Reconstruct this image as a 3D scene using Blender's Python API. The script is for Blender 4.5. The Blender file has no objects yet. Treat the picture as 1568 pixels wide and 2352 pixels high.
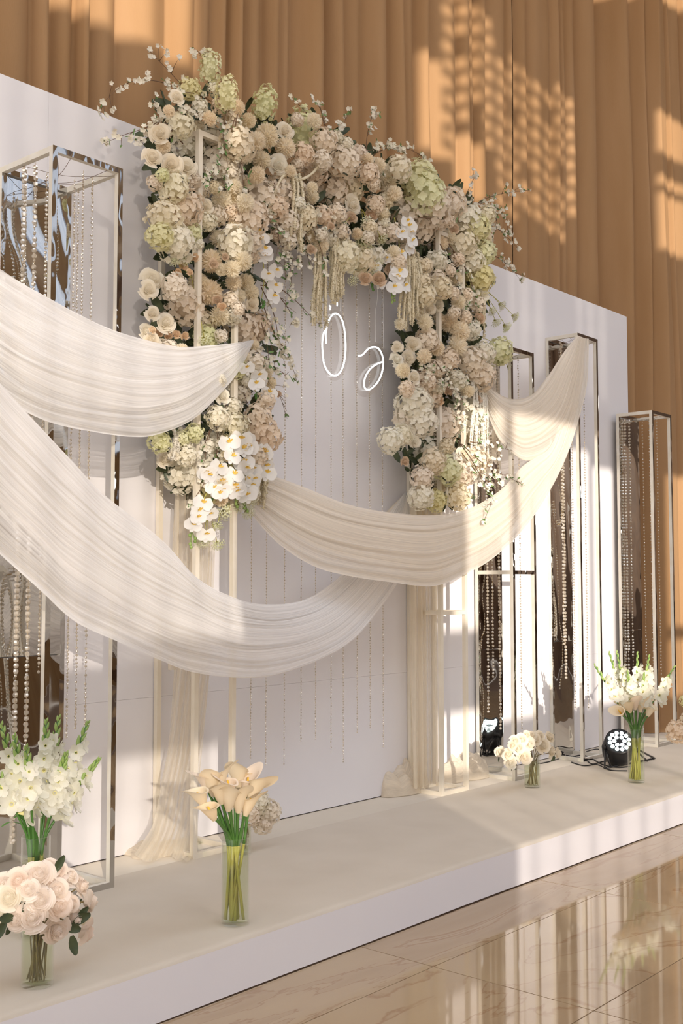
import bpy, math, random
from mathutils import Vector, Matrix, noise
R = random.Random(7)
PI = math.pi
# ------------------------------------------------------------------ camera
F, YAW, PITCH, ROLL = 2576.08, .85802, .063944, -.000477
CAM = Vector((0, -3.7545, 1.29)); SZ = .1708; SY = -1.135
_cy, _sy = math.cos(YAW), math.sin(YAW)
FW = Vector((_sy*math.cos(PITCH), _cy*math.cos(PITCH), math.sin(PITCH)))
_r = Vector((_cy, -_sy, 0)); _u = _r.cross(FW)
RT = _r*math.cos(ROLL)+_u*math.sin(ROLL); UP = _u*math.cos(ROLL)-_r*math.sin(ROLL)
col = bpy.context.scene.collection
cd = bpy.data.cameras.new('camera'); cam = bpy.data.objects.new('camera', cd); col.objects.link(cam)
cd.sensor_fit = 'VERTICAL'; cd.sensor_height = 36; cd.lens = F*36/2352; cd.clip_start = .05
m = Matrix.Identity(4)
for i in range(3): m[i][0] = RT[i]; m[i][1] = UP[i]; m[i][2] = -FW[i]; m[i][3] = CAM[i]
cam.matrix_world = m
sc = bpy.context.scene; sc.camera = cam
# ------------------------------------------------------------------ world, sun, exposure
SUN = Vector((.235, .345, -.085)).normalized()
w = bpy.data.worlds.new('sky'); sc.world = w; w.use_nodes = True
nt = w.node_tree; nt.nodes.clear()
o = nt.nodes.new('ShaderNodeOutputWorld'); b = nt.nodes.new('ShaderNodeBackground'); b.inputs[1].default_value = 2.25
tc = nt.nodes.new('ShaderNodeTexCoord'); sp = nt.nodes.new('ShaderNodeSeparateXYZ'); rp = nt.nodes.new('ShaderNodeValToRGB')
nt.links.new(tc.outputs['Generated'], sp.inputs[0]); nt.links.new(sp.outputs[2], rp.inputs[0])
rp.color_ramp.elements[0].position = .0; rp.color_ramp.elements[0].color = (.95, .88, .80, 1)
rp.color_ramp.elements[1].position = .6; rp.color_ramp.elements[1].color = (.66, .70, .80, 1)
nt.links.new(rp.outputs[0], b.inputs[0]); nt.links.new(b.outputs[0], o.inputs[0])
sl = bpy.data.lights.new('sun', 'SUN'); sl.energy = 3.7; sl.angle = math.radians(.55); sl.color = (1, .89, .77)
so = bpy.data.objects.new('sun', sl); col.objects.link(so)
so.rotation_euler = SUN.to_track_quat('-Z', 'Y').to_euler(); so.location = (-4, -6, 9)
vs = sc.view_settings; vs.view_transform = 'Standard'; vs.look = 'None'; vs.gamma = 1; vs.use_curve_mapping = False
vs.exposure = 0.36
sc.cycles.transparent_max_bounces = 24

# ------------------------------------------------------------------ helpers
def ray(px, py): return FW*F+RT*(px-784)-UP*(py-1176)
def at(px, py, Y):
    d = ray(px, py); return CAM+d*((Y-CAM.y)/d.y)
def atz(px, py, Z=SZ):
    d = ray(px, py); return CAM+d*((Z-CAM.z)/d.z)
def mpp(P): return (P-CAM).dot(FW)/F
class MB:
    def __init__(s): s.v = []; s.f = []; s.m = []; s.uv = []
    def add(s, vs, fs, mi=0, uv=None):
        n = len(s.v); s.v += [tuple(p) for p in vs]; s.f += [tuple(i+n for i in f) for f in fs]; s.m += [mi]*len(fs)
        s.uv += uv if uv else [(p[0], p[1]) for p in vs]
    def box(s, a, b, mi=0, mis=None):
        x0, y0, z0 = a; x1, y1, z1 = b
        v = [(x0,y0,z0),(x1,y0,z0),(x1,y1,z0),(x0,y1,z0),(x0,y0,z1),(x1,y0,z1),(x1,y1,z1),(x0,y1,z1)]
        fs = [(0,3,2,1),(4,5,6,7),(0,1,5,4),(1,2,6,5),(2,3,7,6),(3,0,4,7)]   # bottom top -y +x +y -x
        n = len(s.v); s.add(v, fs, mi)
        if mis:
            for k, q in mis.items(): s.m[len(s.m)-6+k] = q
    def grid(s, fn, nu, nv, mi=0, closed=False, uvs=(1, 1)):
        v = []; uv = []
        for i in range(nu+1):
            for j in range(nv+1):
                v.append(fn(i/nu, j/nv)); uv.append((i/nu*uvs[0], j/nv*uvs[1]))
        fs = [(i*(nv+1)+j, (i+1)*(nv+1)+j, (i+1)*(nv+1)+j+1, i*(nv+1)+j+1) for i in range(nu) for j in range(nv)]
        s.add(v, fs, mi, uv)
    def tube(s, pts, rad, n=6, mi=0, cap=True):
        pts = [Vector(p) for p in pts]; k = len(pts); v = []
        ref = None
        for i, p in enumerate(pts):
            t = (pts[min(i+1, k-1)]-pts[max(i-1, 0)])
            t = t.normalized() if t.length > 1e-9 else Vector((0, 0, 1))
            if ref is None: ref = t.orthogonal().normalized()
            ref = (ref-t*ref.dot(t)); ref = ref.normalized() if ref.length > 1e-6 else t.orthogonal().normalized()
            bi = t.cross(ref); r = rad[i] if isinstance(rad, (list, tuple)) else rad
            for a in range(n):
                an = 2*PI*a/n; v.append(p+ref*(math.cos(an)*r)+bi*(math.sin(an)*r))
        fs = [(i*n+a, i*n+(a+1) % n, (i+1)*n+(a+1) % n, (i+1)*n+a) for i in range(k-1) for a in range(n)]
        if cap: fs += [tuple(range(n))[::-1], tuple((k-1)*n+a for a in range(n))]
        s.add(v, fs, mi)
    def lathe(s, prof, n=24, mi=0, o=(0, 0, 0)):
        v = []
        for r, z in prof:
            for a in range(n): v.append((o[0]+r*math.cos(2*PI*a/n), o[1]+r*math.sin(2*PI*a/n), o[2]+z))
        s.add(v, [(i*n+a, i*n+(a+1) % n, (i+1)*n+(a+1) % n, (i+1)*n+a) for i in range(len(prof)-1) for a in range(n)], mi)
    def xf(s, other, M):
        n = len(s.v); s.v += [tuple(M @ Vector(p)) for p in other.v]; s.f += [tuple(i+n for i in f) for f in other.f]
        s.m += other.m; s.uv += other.uv
    def mesh(s, name, mats, smooth=True):
        me = bpy.data.meshes.new(name); me.from_pydata(s.v, [], s.f)
        for q in (mats if isinstance(mats, (list, tuple)) else [mats]): me.materials.append(q)
        me.polygons.foreach_set('material_index', s.m)
        if smooth: me.polygons.foreach_set('use_smooth', [True]*len(s.f))
        ul = me.uv_layers.new(name='UVMap'); li = [0]*len(me.loops); me.loops.foreach_get('vertex_index', li)
        fl = []
        for i in li: fl += s.uv[i]
        ul.data.foreach_set('uv', fl); me.update(); return me
INV = {}
def link(name, me, parent=None, M=None, label=None):
    """M is a world matrix; vertices of meshes without M are world coordinates"""
    o = bpy.data.objects.new(name, me); col.objects.link(o)
    M = M or Matrix.Identity(4); o.matrix_basis = M
    if parent is not None: o.parent = parent; o.matrix_parent_inverse = INV[parent.name]
    INV[o.name] = M.inverted()
    if label: o['label'] = label
    return o
def tag(o, label, cat, group=None, kind=None):
    o['label'] = label; o['category'] = cat
    if group: o['group'] = group
    if kind: o['kind'] = kind
    return o
def thing(name, label, cat, loc, group=None):
    o = link(name, None, None, Matrix.Translation(loc)); o.empty_display_size = .05
    return tag(o, label, cat, group)
def aim(P, d, s, spin=None):
    q = Vector(d).to_track_quat('Z', 'Y').to_matrix().to_4x4()
    return Matrix.Translation(P) @ q @ Matrix.Rotation(R.uniform(0, 6.28) if spin is None else spin, 4, 'Z') @ Matrix.Diagonal((s, s, s, 1) if not isinstance(s, tuple) else (*s, 1))
def spline(pts, n):
    pts = [Vector(p) for p in pts]; k = len(pts)
    if k == 2: return [pts[0].lerp(pts[1], i/(n-1)) for i in range(n)]
    out = []
    for i in range(n):
        t = i/(n-1)*(k-1); a = min(int(t), k-2); f = t-a
        p0 = pts[max(a-1, 0)]; p1 = pts[a]; p2 = pts[a+1]; p3 = pts[min(a+2, k-1)]
        out.append(.5*((2*p1)+(p2-p0)*f+(2*p0-5*p1+4*p2-p3)*f*f+(3*p1-p0-3*p2+p3)*f*f*f))
    return out
def ordinal(i): return ['first','second','third','fourth','fifth','sixth','seventh','eighth','ninth','tenth','eleventh','twelfth','thirteenth','fourteenth','fifteenth','sixteenth','seventeenth','eighteenth','nineteenth','twentieth','twenty-first','twenty-second','twenty-third','twenty-fourth','twenty-fifth','twenty-sixth'][i]

# ------------------------------------------------------------------ materials
def newmat(name):
    m = bpy.data.materials.new(name); m.use_nodes = True; nt = m.node_tree; nt.nodes.clear()
    out = nt.nodes.new('ShaderNodeOutputMaterial'); return m, nt, out
def N(nt, t, **k):
    n = nt.nodes.new('ShaderNode'+t)
    for a, v in k.items():
        if a.startswith('i_'): n.inputs[a[2:].replace('_', ' ')].default_value = v
        else: setattr(n, a, v)
    return n
def c4(c): return (*c, 1)
def pmat(name, c, rough=.5, metal=0, c2=None, nscale=20, bump=0, bscale=200, spec=.5, vec='Object', detail=4, stretch=None, objrand=False, bdist=.002, **kw):
    m, nt, out = newmat(name); p = N(nt, 'BsdfPrincipled'); L = nt.links.new
    p.inputs['Base Color'].default_value = c4(c); p.inputs['Roughness'].default_value = rough
    p.inputs['Metallic'].default_value = metal; p.inputs['Specular IOR Level'].default_value = spec
    tc = N(nt, 'TexCoord'); vo = tc.outputs[vec]
    if stretch:
        mp = N(nt, 'Mapping'); mp.inputs['Scale'].default_value = stretch; L(vo, mp.inputs[0]); vo = mp.outputs[0]
    if c2 is not None:
        if objrand: fac = N(nt, 'ObjectInfo').outputs['Random']
        else:
            n = N(nt, 'TexNoise'); n.inputs['Scale'].default_value = nscale; n.inputs['Detail'].default_value = detail; L(vo, n.inputs['Vector']); fac = n.outputs['Fac']
        r = N(nt, 'ValToRGB'); cs = [c]+(c2 if isinstance(c2, list) else [c2]); lo, hi = (.0, 1.) if objrand else (.3, .7)
        r.color_ramp.elements[0].position = lo; r.color_ramp.elements[0].color = c4(cs[0])
        r.color_ramp.elements[1].position = hi; r.color_ramp.elements[1].color = c4(cs[-1])
        for i, q in enumerate(cs[1:-1]):
            e = r.color_ramp.elements.new(lo+(hi-lo)*(i+1)/(len(cs)-1)); e.color = c4(q)
        L(fac, r.inputs[0]); L(r.outputs[0], p.inputs['Base Color'])
    if bump:
        n = N(nt, 'TexNoise'); n.inputs['Scale'].default_value = bscale; L(vo, n.inputs['Vector'])
        bp = N(nt, 'Bump'); bp.inputs['Strength'].default_value = bump; bp.inputs['Distance'].default_value = bdist
        L(n.outputs['Fac'], bp.inputs['Height']); L(bp.outputs[0], p.inputs['Normal'])
    L(p.outputs[0], out.inputs[0]); return m
def petalmat(name, cs, trans=.3):
    """soft petal: diffuse + translucent, colour varies from bloom to bloom"""
    m, nt, out = newmat(name); L = nt.links.new
    oi = N(nt, 'ObjectInfo'); r = N(nt, 'ValToRGB')
    r.color_ramp.elements[0].color = c4(cs[0]); r.color_ramp.elements[1].color = c4(cs[-1])
    for i, q in enumerate(cs[1:-1]): r.color_ramp.elements.new((i+1)/(len(cs)-1)).color = c4(q)
    L(oi.outputs['Random'], r.inputs[0])
    d = N(nt, 'BsdfDiffuse'); t = N(nt, 'BsdfTranslucent'); mx = N(nt, 'MixShader'); mx.inputs[0].default_value = trans
    L(r.outputs[0], d.inputs[0]); L(r.outputs[0], t.inputs[0]); L(d.outputs[0], mx.inputs[1]); L(t.outputs[0], mx.inputs[2]); L(mx.outputs[0], out.inputs[0])
    return m
def glassmat(name, tint=(1, 1, 1), alpha=.12, rough=0., ior=1.45):
    m, nt, out = newmat(name); L = nt.links.new
    tr = N(nt, 'BsdfTransparent'); tr.inputs[0].default_value = c4(tint)
    g = N(nt, 'BsdfGlossy'); g.inputs['Roughness'].default_value = rough; g.inputs['Color'].default_value = (1, 1, 1, 1)
    fr = N(nt, 'LayerWeight'); fr.inputs[0].default_value = .5
    pw = N(nt, 'Math', operation='POWER'); pw.inputs[1].default_value = 4; L(fr.outputs['Facing'], pw.inputs[0])
    mt = N(nt, 'Math', operation='MULTIPLY_ADD'); mt.inputs[1].default_value = .55; mt.inputs[2].default_value = alpha*.3
    L(pw.outputs[0], mt.inputs[0])
    mx = N(nt, 'MixShader'); L(mt.outputs[0], mx.inputs[0]); L(tr.outputs[0], mx.inputs[1]); L(g.outputs[0], mx.inputs[2]); L(mx.outputs[0], out.inputs[0])
    return m
def sheer(name, c, lo, hi, su=6., sv=60.):
    """fine tulle: density varies along the gathered threads (UV: u along the cloth, v across)"""
    m, nt, out = newmat(name); L = nt.links.new
    tc = N(nt, 'TexCoord'); mp = N(nt, 'Mapping'); mp.inputs['Scale'].default_value = (su, sv, 1); L(tc.outputs['UV'], mp.inputs[0])
    n = N(nt, 'TexNoise'); n.inputs['Scale'].default_value = 1; n.inputs['Detail'].default_value = 5; n.inputs['Roughness'].default_value = .65; L(mp.outputs[0], n.inputs['Vector'])
    mr = N(nt, 'MapRange'); mr.inputs[1].default_value = .33; mr.inputs[2].default_value = .62; mr.inputs[3].default_value = lo; mr.inputs[4].default_value = hi
    L(n.outputs['Fac'], mr.inputs[0])
    lw = N(nt, 'LayerWeight'); lw.inputs[0].default_value = .35
    ad = N(nt, 'Math', operation='MULTIPLY_ADD'); ad.inputs[1].default_value = .45; ad.use_clamp = True
    L(lw.outputs['Facing'], ad.inputs[0]); L(mr.outputs[0], ad.inputs[2])
    d = N(nt, 'BsdfDiffuse'); t = N(nt, 'BsdfTranslucent'); d.inputs[0].default_value = c4(c); t.inputs[0].default_value = c4(c)
    m1 = N(nt, 'MixShader'); m1.inputs[0].default_value = .4; L(d.outputs[0], m1.inputs[1]); L(t.outputs[0], m1.inputs[2])
    tr = N(nt, 'BsdfTransparent'); m2 = N(nt, 'MixShader'); L(ad.outputs[0], m2.inputs[0]); L(tr.outputs[0], m2.inputs[1]); L(m1.outputs[0], m2.inputs[2])
    L(m2.outputs[0], out.inputs[0]); return m
def emat(name, c, s):
    m, nt, out = newmat(name); e = N(nt, 'Emission'); e.inputs[0].default_value = c4(c); e.inputs[1].default_value = s
    nt.links.new(e.outputs[0], out.inputs[0]); return m
M_wall = pmat('matte_white_board', (.80, .78, .80), .75, c2=(.82, .80, .81), nscale=3, bump=.06, bscale=350, spec=.2)
M_top = pmat('stage_carpet_warm_lit', (.66, .59, .49), .85, c2=(.70, .63, .53), nscale=4, bump=.12, bscale=300, spec=.15)  # beige stands in for warm light the drapes throw on the top
M_front = pmat('stage_front_board', (.80, .78, .81), .7, c2=(.82, .80, .82), nscale=3, bump=.04, spec=.2)
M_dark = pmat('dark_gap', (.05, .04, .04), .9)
M_drape = pmat('tan_drape', (.37, .215, .10), .75, c2=(.42, .255, .13), nscale=5, bump=.25, bscale=260, spec=.15, stretch=(1, 1, .15))
M_paint = pmat('white_painted_wood', (.80, .77, .70), .5, c2=(.74, .69, .58), nscale=16, bump=.1, bscale=60)
M_film = pmat('mirror_film_on_post', (.55, .54, .52), .05, 1.0, bump=1., bscale=7, stretch=(1, 1, .5), bdist=.03)
M_mirror = pmat('mirror_film', (.62, .61, .59), .03, 1.0)
M_cream = pmat('cream_painted_wood', (.80, .72, .58), .5, c2=(.84, .77, .65), nscale=14, bump=.1, bscale=60)
M_wire = pmat('rusty_wire', (.17, .10, .05), .6, .3)
M_sheer = sheer('cream_tulle', (.96, .89, .78), .50, .84, 3, 45)
M_sheer_w = sheer('white_tulle', (.985, .965, .94), .44, .86, 3, 45)
M_sheer_v = sheer('thin_tulle_column', (.92, .84, .70), .34, .56, 2, 13)
M_pool = sheer('gathered_tulle_heap', (.93, .85, .72), .62, .9, 6, 12)
M_glass = glassmat('clear_glass', (.97, .98, .97), .10)
M_water = glassmat('water', (.93, .95, .86), .03)
M_acryl = glassmat('clear_acrylic', (.97, .96, .95), .06)
M_black = pmat('black_enamel', (.015, .015, .017), .35)
M_cable = pmat('black_rubber', (.012, .012, .012), .5)
M_neon = emat('neon_white', (.93, .97, 1.0), 5.0)
M_led = emat('led_lens', (.85, 1., .98), 3.2)
M_nwhite = pmat('silicone_sleeve', (.9, .9, .9), .4)
M_hydw = petalmat('hydrangea_petal', [(.95, .90, .72), (.96, .92, .80), (.95, .87, .68), (.95, .86, .74), (.96, .93, .82)], .4)
M_hydb = petalmat('blush_hydrangea_petal', [(.95, .84, .69), (.96, .88, .75), (.94, .81, .65)], .4)
M_hydg = petalmat('green_white_hydrangea_petal', [(.88, .88, .55), (.92, .91, .66), (.88, .82, .50)], .4)
M_mum = petalmat('chrysanthemum_petal', [(.98, .89, .70), (.98, .92, .78), (.98, .87, .69)], .45)
M_rosew = petalmat('white_rose_petal', [(.96, .90, .77), (.96, .88, .73), (.96, .92, .81)], .4)
M_rosep = petalmat('peach_rose_petal', [(.88, .68, .46), (.85, .62, .40), (.88, .72, .52)])
M_roseb = petalmat('blush_rose_petal', [(.94, .83, .73), (.95, .86, .77), (.93, .79, .68)])
M_roset = petalmat('tea_rose_petal', [(.70, .52, .36), (.74, .58, .42)])
M_orch = petalmat('orchid_petal', [(.95, .94, .92), (.94, .93, .90)])
M_orchc = pmat('orchid_lip', (.90, .62, .12), .5)
M_ammi = petalmat('umbel_floret', [(.84, .86, .62), (.88, .88, .70), (.78, .82, .48)])
M_amar = petalmat('amaranth_bead', [(.88, .80, .60), (.86, .76, .54)], .2)
M_amarw = petalmat('white_amaranth_bead', [(.92, .88, .78), (.90, .85, .74)], .2)
M_blos = petalmat('blossom_petal', [(.91, .86, .72), (.92, .88, .78)])
M_twig = pmat('brown_twig', (.16, .09, .05), .7)
M_leaf = pmat('green_leaf', (.10, .20, .05), .5, c2=(.16, .27, .08), nscale=30)
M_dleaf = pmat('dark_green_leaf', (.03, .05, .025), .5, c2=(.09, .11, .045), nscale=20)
M_stem = pmat('green_stem', (.06, .17, .03), .4, c2=(.10, .24, .05), nscale=12)
M_stemy = pmat('yellow_green_stem', (.42, .42, .07), .45, c2=(.52, .46, .12), nscale=10)
M_stemb = pmat('rose_stem', (.20, .15, .06), .6, c2=(.28, .22, .09), nscale=30)
M_calla = petalmat('calla_spathe', [(.90, .74, .50), (.91, .78, .57), (.90, .80, .62)], .3)
M_callar = petalmat('pale_calla_spathe', [(.93, .80, .66), (.92, .82, .70)], .3)
M_spadix = pmat('yellow_spadix', (.85, .50, .04), .6, bump=.3, bscale=900)
M_glad = petalmat('gladiolus_petal', [(.92, .90, .82), (.91, .90, .78)], .4)
M_gladc = pmat('gladiolus_throat', (.86, .80, .36), .6)
M_bud = pmat('gladiolus_bud', (.22, .34, .08), .5, c2=(.34, .46, .14), nscale=30)
M_brown = pmat('hall_beige_wall', (.62, .55, .47), .8, c2=(.58, .51, .43), nscale=2)
M_wood2 = pmat('hall_brown_panel', (.36, .24, .12), .5, c2=(.30, .19, .09), nscale=3)
M_wood = pmat('hall_dark_wood', (.16, .09, .045), .5, c2=(.10, .055, .03), nscale=3)
M_dimsheer = sheer('added_voile', (.9, .88, .84), .84, .93, 3, 30)
M_lightsheer = sheer('thin_added_voile', (.9, .88, .84), .46, .58, 3, 30)
M_bluevoile = sheer('blue_voile', (.50, .58, .70), .62, .92, 60, .5)
m, nt, out = newmat('crystal_bead'); L = nt.links.new
tr = N(nt, 'BsdfTransparent'); tr.inputs[0].default_value = (.93, .9, .85, 1); g = N(nt, 'BsdfGlossy'); g.inputs['Roughness'].default_value = .05; g.inputs['Color'].default_value = (1, .97, .9, 1)
df = N(nt, 'BsdfDiffuse'); df.inputs[0].default_value = (.72, .66, .56, 1)
x1 = N(nt, 'MixShader'); x1.inputs[0].default_value = .5; L(g.outputs[0], x1.inputs[1]); L(df.outputs[0], x1.inputs[2])
x2 = N(nt, 'MixShader'); x2.inputs[0].default_value = .68; L(tr.outputs[0], x2.inputs[1]); L(x1.outputs[0], x2.inputs[2]); L(x2.outputs[0], out.inputs[0])
M_bead = m
M_gold = pmat('gold_bead_wire', (.55, .40, .20), .35, .7)
# marble tile
m, nt, out = newmat('polished_beige_marble'); L = nt.links.new
p = N(nt, 'BsdfPrincipled'); p.inputs['Roughness'].default_value = .045; p.inputs['Specular IOR Level'].default_value = .9
tc = N(nt, 'TexCoord'); oi = N(nt, 'ObjectInfo'); va = N(nt, 'VectorMath', operation='SCALE'); cx = N(nt, 'CombineXYZ')
L(oi.outputs['Random'], cx.inputs[2]); va.inputs['Scale'].default_value = 9; L(cx.outputs[0], va.inputs[0])
vb = N(nt, 'VectorMath', operation='ADD'); L(tc.outputs['Object'], vb.inputs[0]); L(va.outputs[0], vb.inputs[1])
mp = N(nt, 'Mapping'); mp.inputs['Scale'].default_value = (.7, 1.7, 1); mp.inputs['Rotation'].default_value = (0, 0, .35); L(vb.outputs[0], mp.inputs[0])
n1 = N(nt, 'TexNoise'); n1.inputs['Scale'].default_value = 1.1; n1.inputs['Detail'].default_value = 7; n1.inputs['Distortion'].default_value = 1.6; L(mp.outputs[0], n1.inputs['Vector'])
r1 = N(nt, 'ValToRGB'); e = r1.color_ramp.elements
e[0].position = .28; e[0].color = (.40, .275, .155, 1); e[1].position = .72; e[1].color = (.50, .37, .22, 1)
q = e.new(.485); q.color = (.465, .335, .20, 1); q = e.new(.50); q.color = (.38, .24, .13, 1); q = e.new(.512); q.color = (.48, .35, .21, 1)
L(n1.outputs['Fac'], r1.inputs[0]); L(r1.outputs[0], p.inputs['Base Color']); L(p.outputs[0], out.inputs[0]); M_marble = m
M_grout = pmat('grout', (.16, .10, .06), .8)

# ------------------------------------------------------------------ the setting
def struct(o, kind='structure'): o['kind'] = kind; return o
mb = MB(); mb.box((-9, -6.6, -.06), (14.2, 1.2, -.003)); floor = struct(link('floor', mb.mesh('floor', M_grout, False)))
mb = MB(); h = .0022
mb.box((h, h, -.010), (1.2-h, .6-h, 0)); tile = mb.mesh('tile', M_marble, False)
for iy in range(-5, 1):
    for ix in range(-4, 8):
        x = 3.135+1.2*ix; y = -1.453+.6*iy
        if iy == 0: y = -1.453
        link('tile', tile, floor, Matrix.Translation((x, y, 0)) @ Matrix.Diagonal((1, .53 if iy == 0 else 1, 1, 1)))
# stage
stage = thing('stage_platform', 'long low white stage platform with carpet top tinted for warm light, running the length of the backdrop', 'stage', (4, -.4, 0))
mb = MB(); mb.box((-4, SY+.012, .03), (13.9, .42, SZ-.006)); link('core', mb.mesh('core', M_front, False), stage)
def edge(a, t):
    x = -4+17.9*a; wob = .003*math.sin(x*2.1)+.002*math.sin(x*5.3)
    pr = [(SY+.9, SZ), (SY+.03, SZ), (SY+.012, SZ-.001), (SY+.003, SZ-.006), (SY, SZ-.014)]
    k = t*4; i = min(int(k), 3); f = k-i
    return (x, pr[i][0]*(1-f)+pr[i+1][0]*f+(wob if t > 0 else 0), pr[i][1]*(1-f)+pr[i+1][1]*f)
mb = MB(); mb.grid(edge, 60, 4); mb.box((-4, SY+.9, SZ-.004), (13.9, .42, SZ)); link('carpet_top', mb.mesh('carpet_top', M_top), stage, label='stage top carpet, tinted beige for warm light off the drapes')
def skirt(a, t):
    x = -4+17.9*a; wob = .003*math.sin(x*2.1)+.002*math.sin(x*5.3)
    return (x, SY+wob-.001+.001*t, .006+(SZ-.02)*t)
mb = MB(); mb.grid(skirt, 60, 2); mb.box((-4, SY+.006, .0065), (13.9, SY+.02, SZ-.012)); link('front_board', mb.mesh('front_board', M_front), stage)
mb = MB(); mb.box((-4, SY+.02, .0), (13.9, SY+.05, .012)); link('gap_shadow_strip', mb.mesh('gap_shadow_strip', M_dark, False), stage)  # dark strip standing in for the shade in the gap under the front
# backdrop wall: two rows of boards with a fine seam, small gap at the stage
wall = struct(link('wall_back', None, None, Matrix.Translation((3, .03, SZ)))); 
for z0, z1 in ((SZ+.006, .8092), (.8100, 3.259)):
    for x0, x1 in ((-2.4, .1), (.1, 2.55), (2.55, 5.05), (5.05, 7.565)):
        mb = MB(); mb.box((x0+.0003, 0, z0), (x1-.0003, .05, z1)); link('board', mb.mesh('board', M_wall, False), wall)
mb = MB(); mb.box((-2.3, .01, SZ), (7.5, .04, SZ+.006)); link('foot_gap_shadow', mb.mesh('foot_gap_shadow', M_dark, False), wall)  # dark strip drawn as the shade in the gap below the boards
# unseen hall: wall with openings cut to throw the sun patches, side wall
YF = -6.6
def shift(r):
    k = YF/.345; return (r[0]+.235*k, r[1]+.235*k, r[2]-.085*k, r[3]-.085*k)  # carries the wanted sun patches back along the rays to this wall
OPEN = [(1.2, 3.5, .96, 3.35), (1.2, 3.5, .12, .57), (5.16, 5.62, 1.02, 2.2), (5.16, 5.62, .22, .55), (5.70, 6.95, .46, 2.2), (7.0, 7.3, .46, 2.1),
        (5.2, 5.55, 2.6, 3.3), (5.95, 6.4, 2.6, 3.3), (6.8, 7.25, 2.6, 3.3), (4.95, 8.6, -.85, .17),
        (2.5, 3.38, 3.86, 4.6), (5.18, 5.42, 4.0, 4.62), (5.52, 5.88, 3.84, 4.22), (8.05, 8.55, 3.85, 4.3), (8.05, 8.55, 4.36, 4.44), (8.05, 8.55, 4.62, 4.95),
        (8.1, 8.75, .95, 2.1), (8.1, 8.75, .42, .85), (10.9, 12.3, 1.2, 4.8), (14, 18, .2, 2.2)]
for i in range(11):                                   # made-up small holes that dapple the drape with sun
    for j in range(12):
        x = 5.42+i*.155+(j % 2)*.02; z = 5.15-j*.115-i*.03
        if z < 3.83 or (z > 4.9 and i > 3): continue
        if 5.5 < x < 5.9 and z < 4.3: continue
        if (i*7+j*5) % 11 == 0: continue
        OPEN.append((x, x+.11, z, z+.066))
rects = [shift(r) for r in OPEN]
xs = sorted({-9, 14.2, *[v for r in rects for v in r[:2]]}); zs = sorted({0, 7.5, *[v for r in rects for v in r[2:]]})
xs = [x for x in xs if -9 <= x <= 14.2]; zs = [z for z in zs if 0 <= z <= 7.5]
mb = MB()
for i in range(len(xs)-1):
    run = None
    for j in range(len(zs)-1):
        cxm, czm = (xs[i]+xs[i+1])/2, (zs[j]+zs[j+1])/2
        op = any(r[0] < cxm < r[1] and r[2] < czm < r[3] for r in rects)
        if not op and run is None: run = zs[j]
        if run is not None and (op or j == len(zs)-2):
            zt = zs[j] if op else zs[j+1]; mb.box((xs[i], YF-.015, run), (xs[i+1], YF, zt), 0 if cxm < 4.4 else (2 if cxm < 9.5 else 1)); run = None
struct(link('wall_front_gobo', mb.mesh('wall_front_gobo', [M_brown, M_wood, M_wood2], False)))  # unseen wall: pale part bounces light, brown parts tint the mirrors
mb = MB(); mb.box((-9, .9, 0), (14.2, 1.0, 7.6)); struct(link('wall_rear', mb.mesh('wall_rear', M_brown, False)))  # unseen wall, added to stop sky light leaking between the drapes
mb = MB(); mb.box((-9, -3.4, 7.62), (14.3, 1.2, 7.7)); struct(link('ceiling_light_block', mb.mesh('ceiling_light_block', M_brown, False)))  # unseen part ceiling, added to cut overhead light on the stage
mb = MB(); mb.box((14.2, YF, 0), (14.3, 1.2, 7.5)); struct(link('wall_right', mb.mesh('wall_right', M_wood, False)))
# added voiles, out of view, that weaken the sun through the openings
r = shift((1.1, 3.56, 2.22, 3.4)); mb = MB()
mb.grid(lambda a, t: (r[0]+(r[1]-r[0])*a, YF+.10+.03*math.sin(a*90), r[2]+(r[3]-r[2])*t), 90, 4)
tag(link('added_voile', mb.mesh('added_voile', M_dimsheer)), 'white voile added out of view to weaken the sun through the upper left opening', 'curtain')
for q_, mt_, lb_ in (((1.1, 3.56, .0, 2.22), M_lightsheer, 'thin voile added out of view to soften the sun through the lower left openings'), ((4.9, 7.4, 2.5, 3.4), M_dimsheer, 'white voile added out of view to fade the sun streaks from the middle openings'), ((4.9, 8.65, -.9, .20), M_lightsheer, 'thin voile added out of view to dim the sun on the stage front')):
    r = shift(q_); mb = MB(); mb.grid(lambda a, t: (r[0]+(r[1]-r[0])*a, YF+.10+.03*math.sin(a*90), r[2]+(r[3]-r[2])*t), 90, 4)
    tag(link('added_voile', mb.mesh('added_voile', mt_)), lb_, 'curtain')
r2 = shift((10.8, 12.4, 1.1, 4.9)); mb = MB()
mb.grid(lambda a, t: (r2[0]+(r2[1]-r2[0])*a, YF+.10+.03*math.sin(a*130), r2[2]+(r2[3]-r2[2])*t), 200, 3)
tag(link('added_voile', mb.mesh('added_voile', M_bluevoile)), 'pleated blue-grey voile over the right-hand window behind the photographer', 'curtain')
# drapes
def pleat(x, s, rr):
    v = 0
    for k, a, ph in rr: v += a*math.sin(k*x+ph+.25*math.sin(x*3+ph))
    return v
RP = random.Random(5); rr = [(RP.uniform(8, 30), RP.uniform(.008, .018), RP.uniform(0, 6)) for _ in range(4)]
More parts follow.
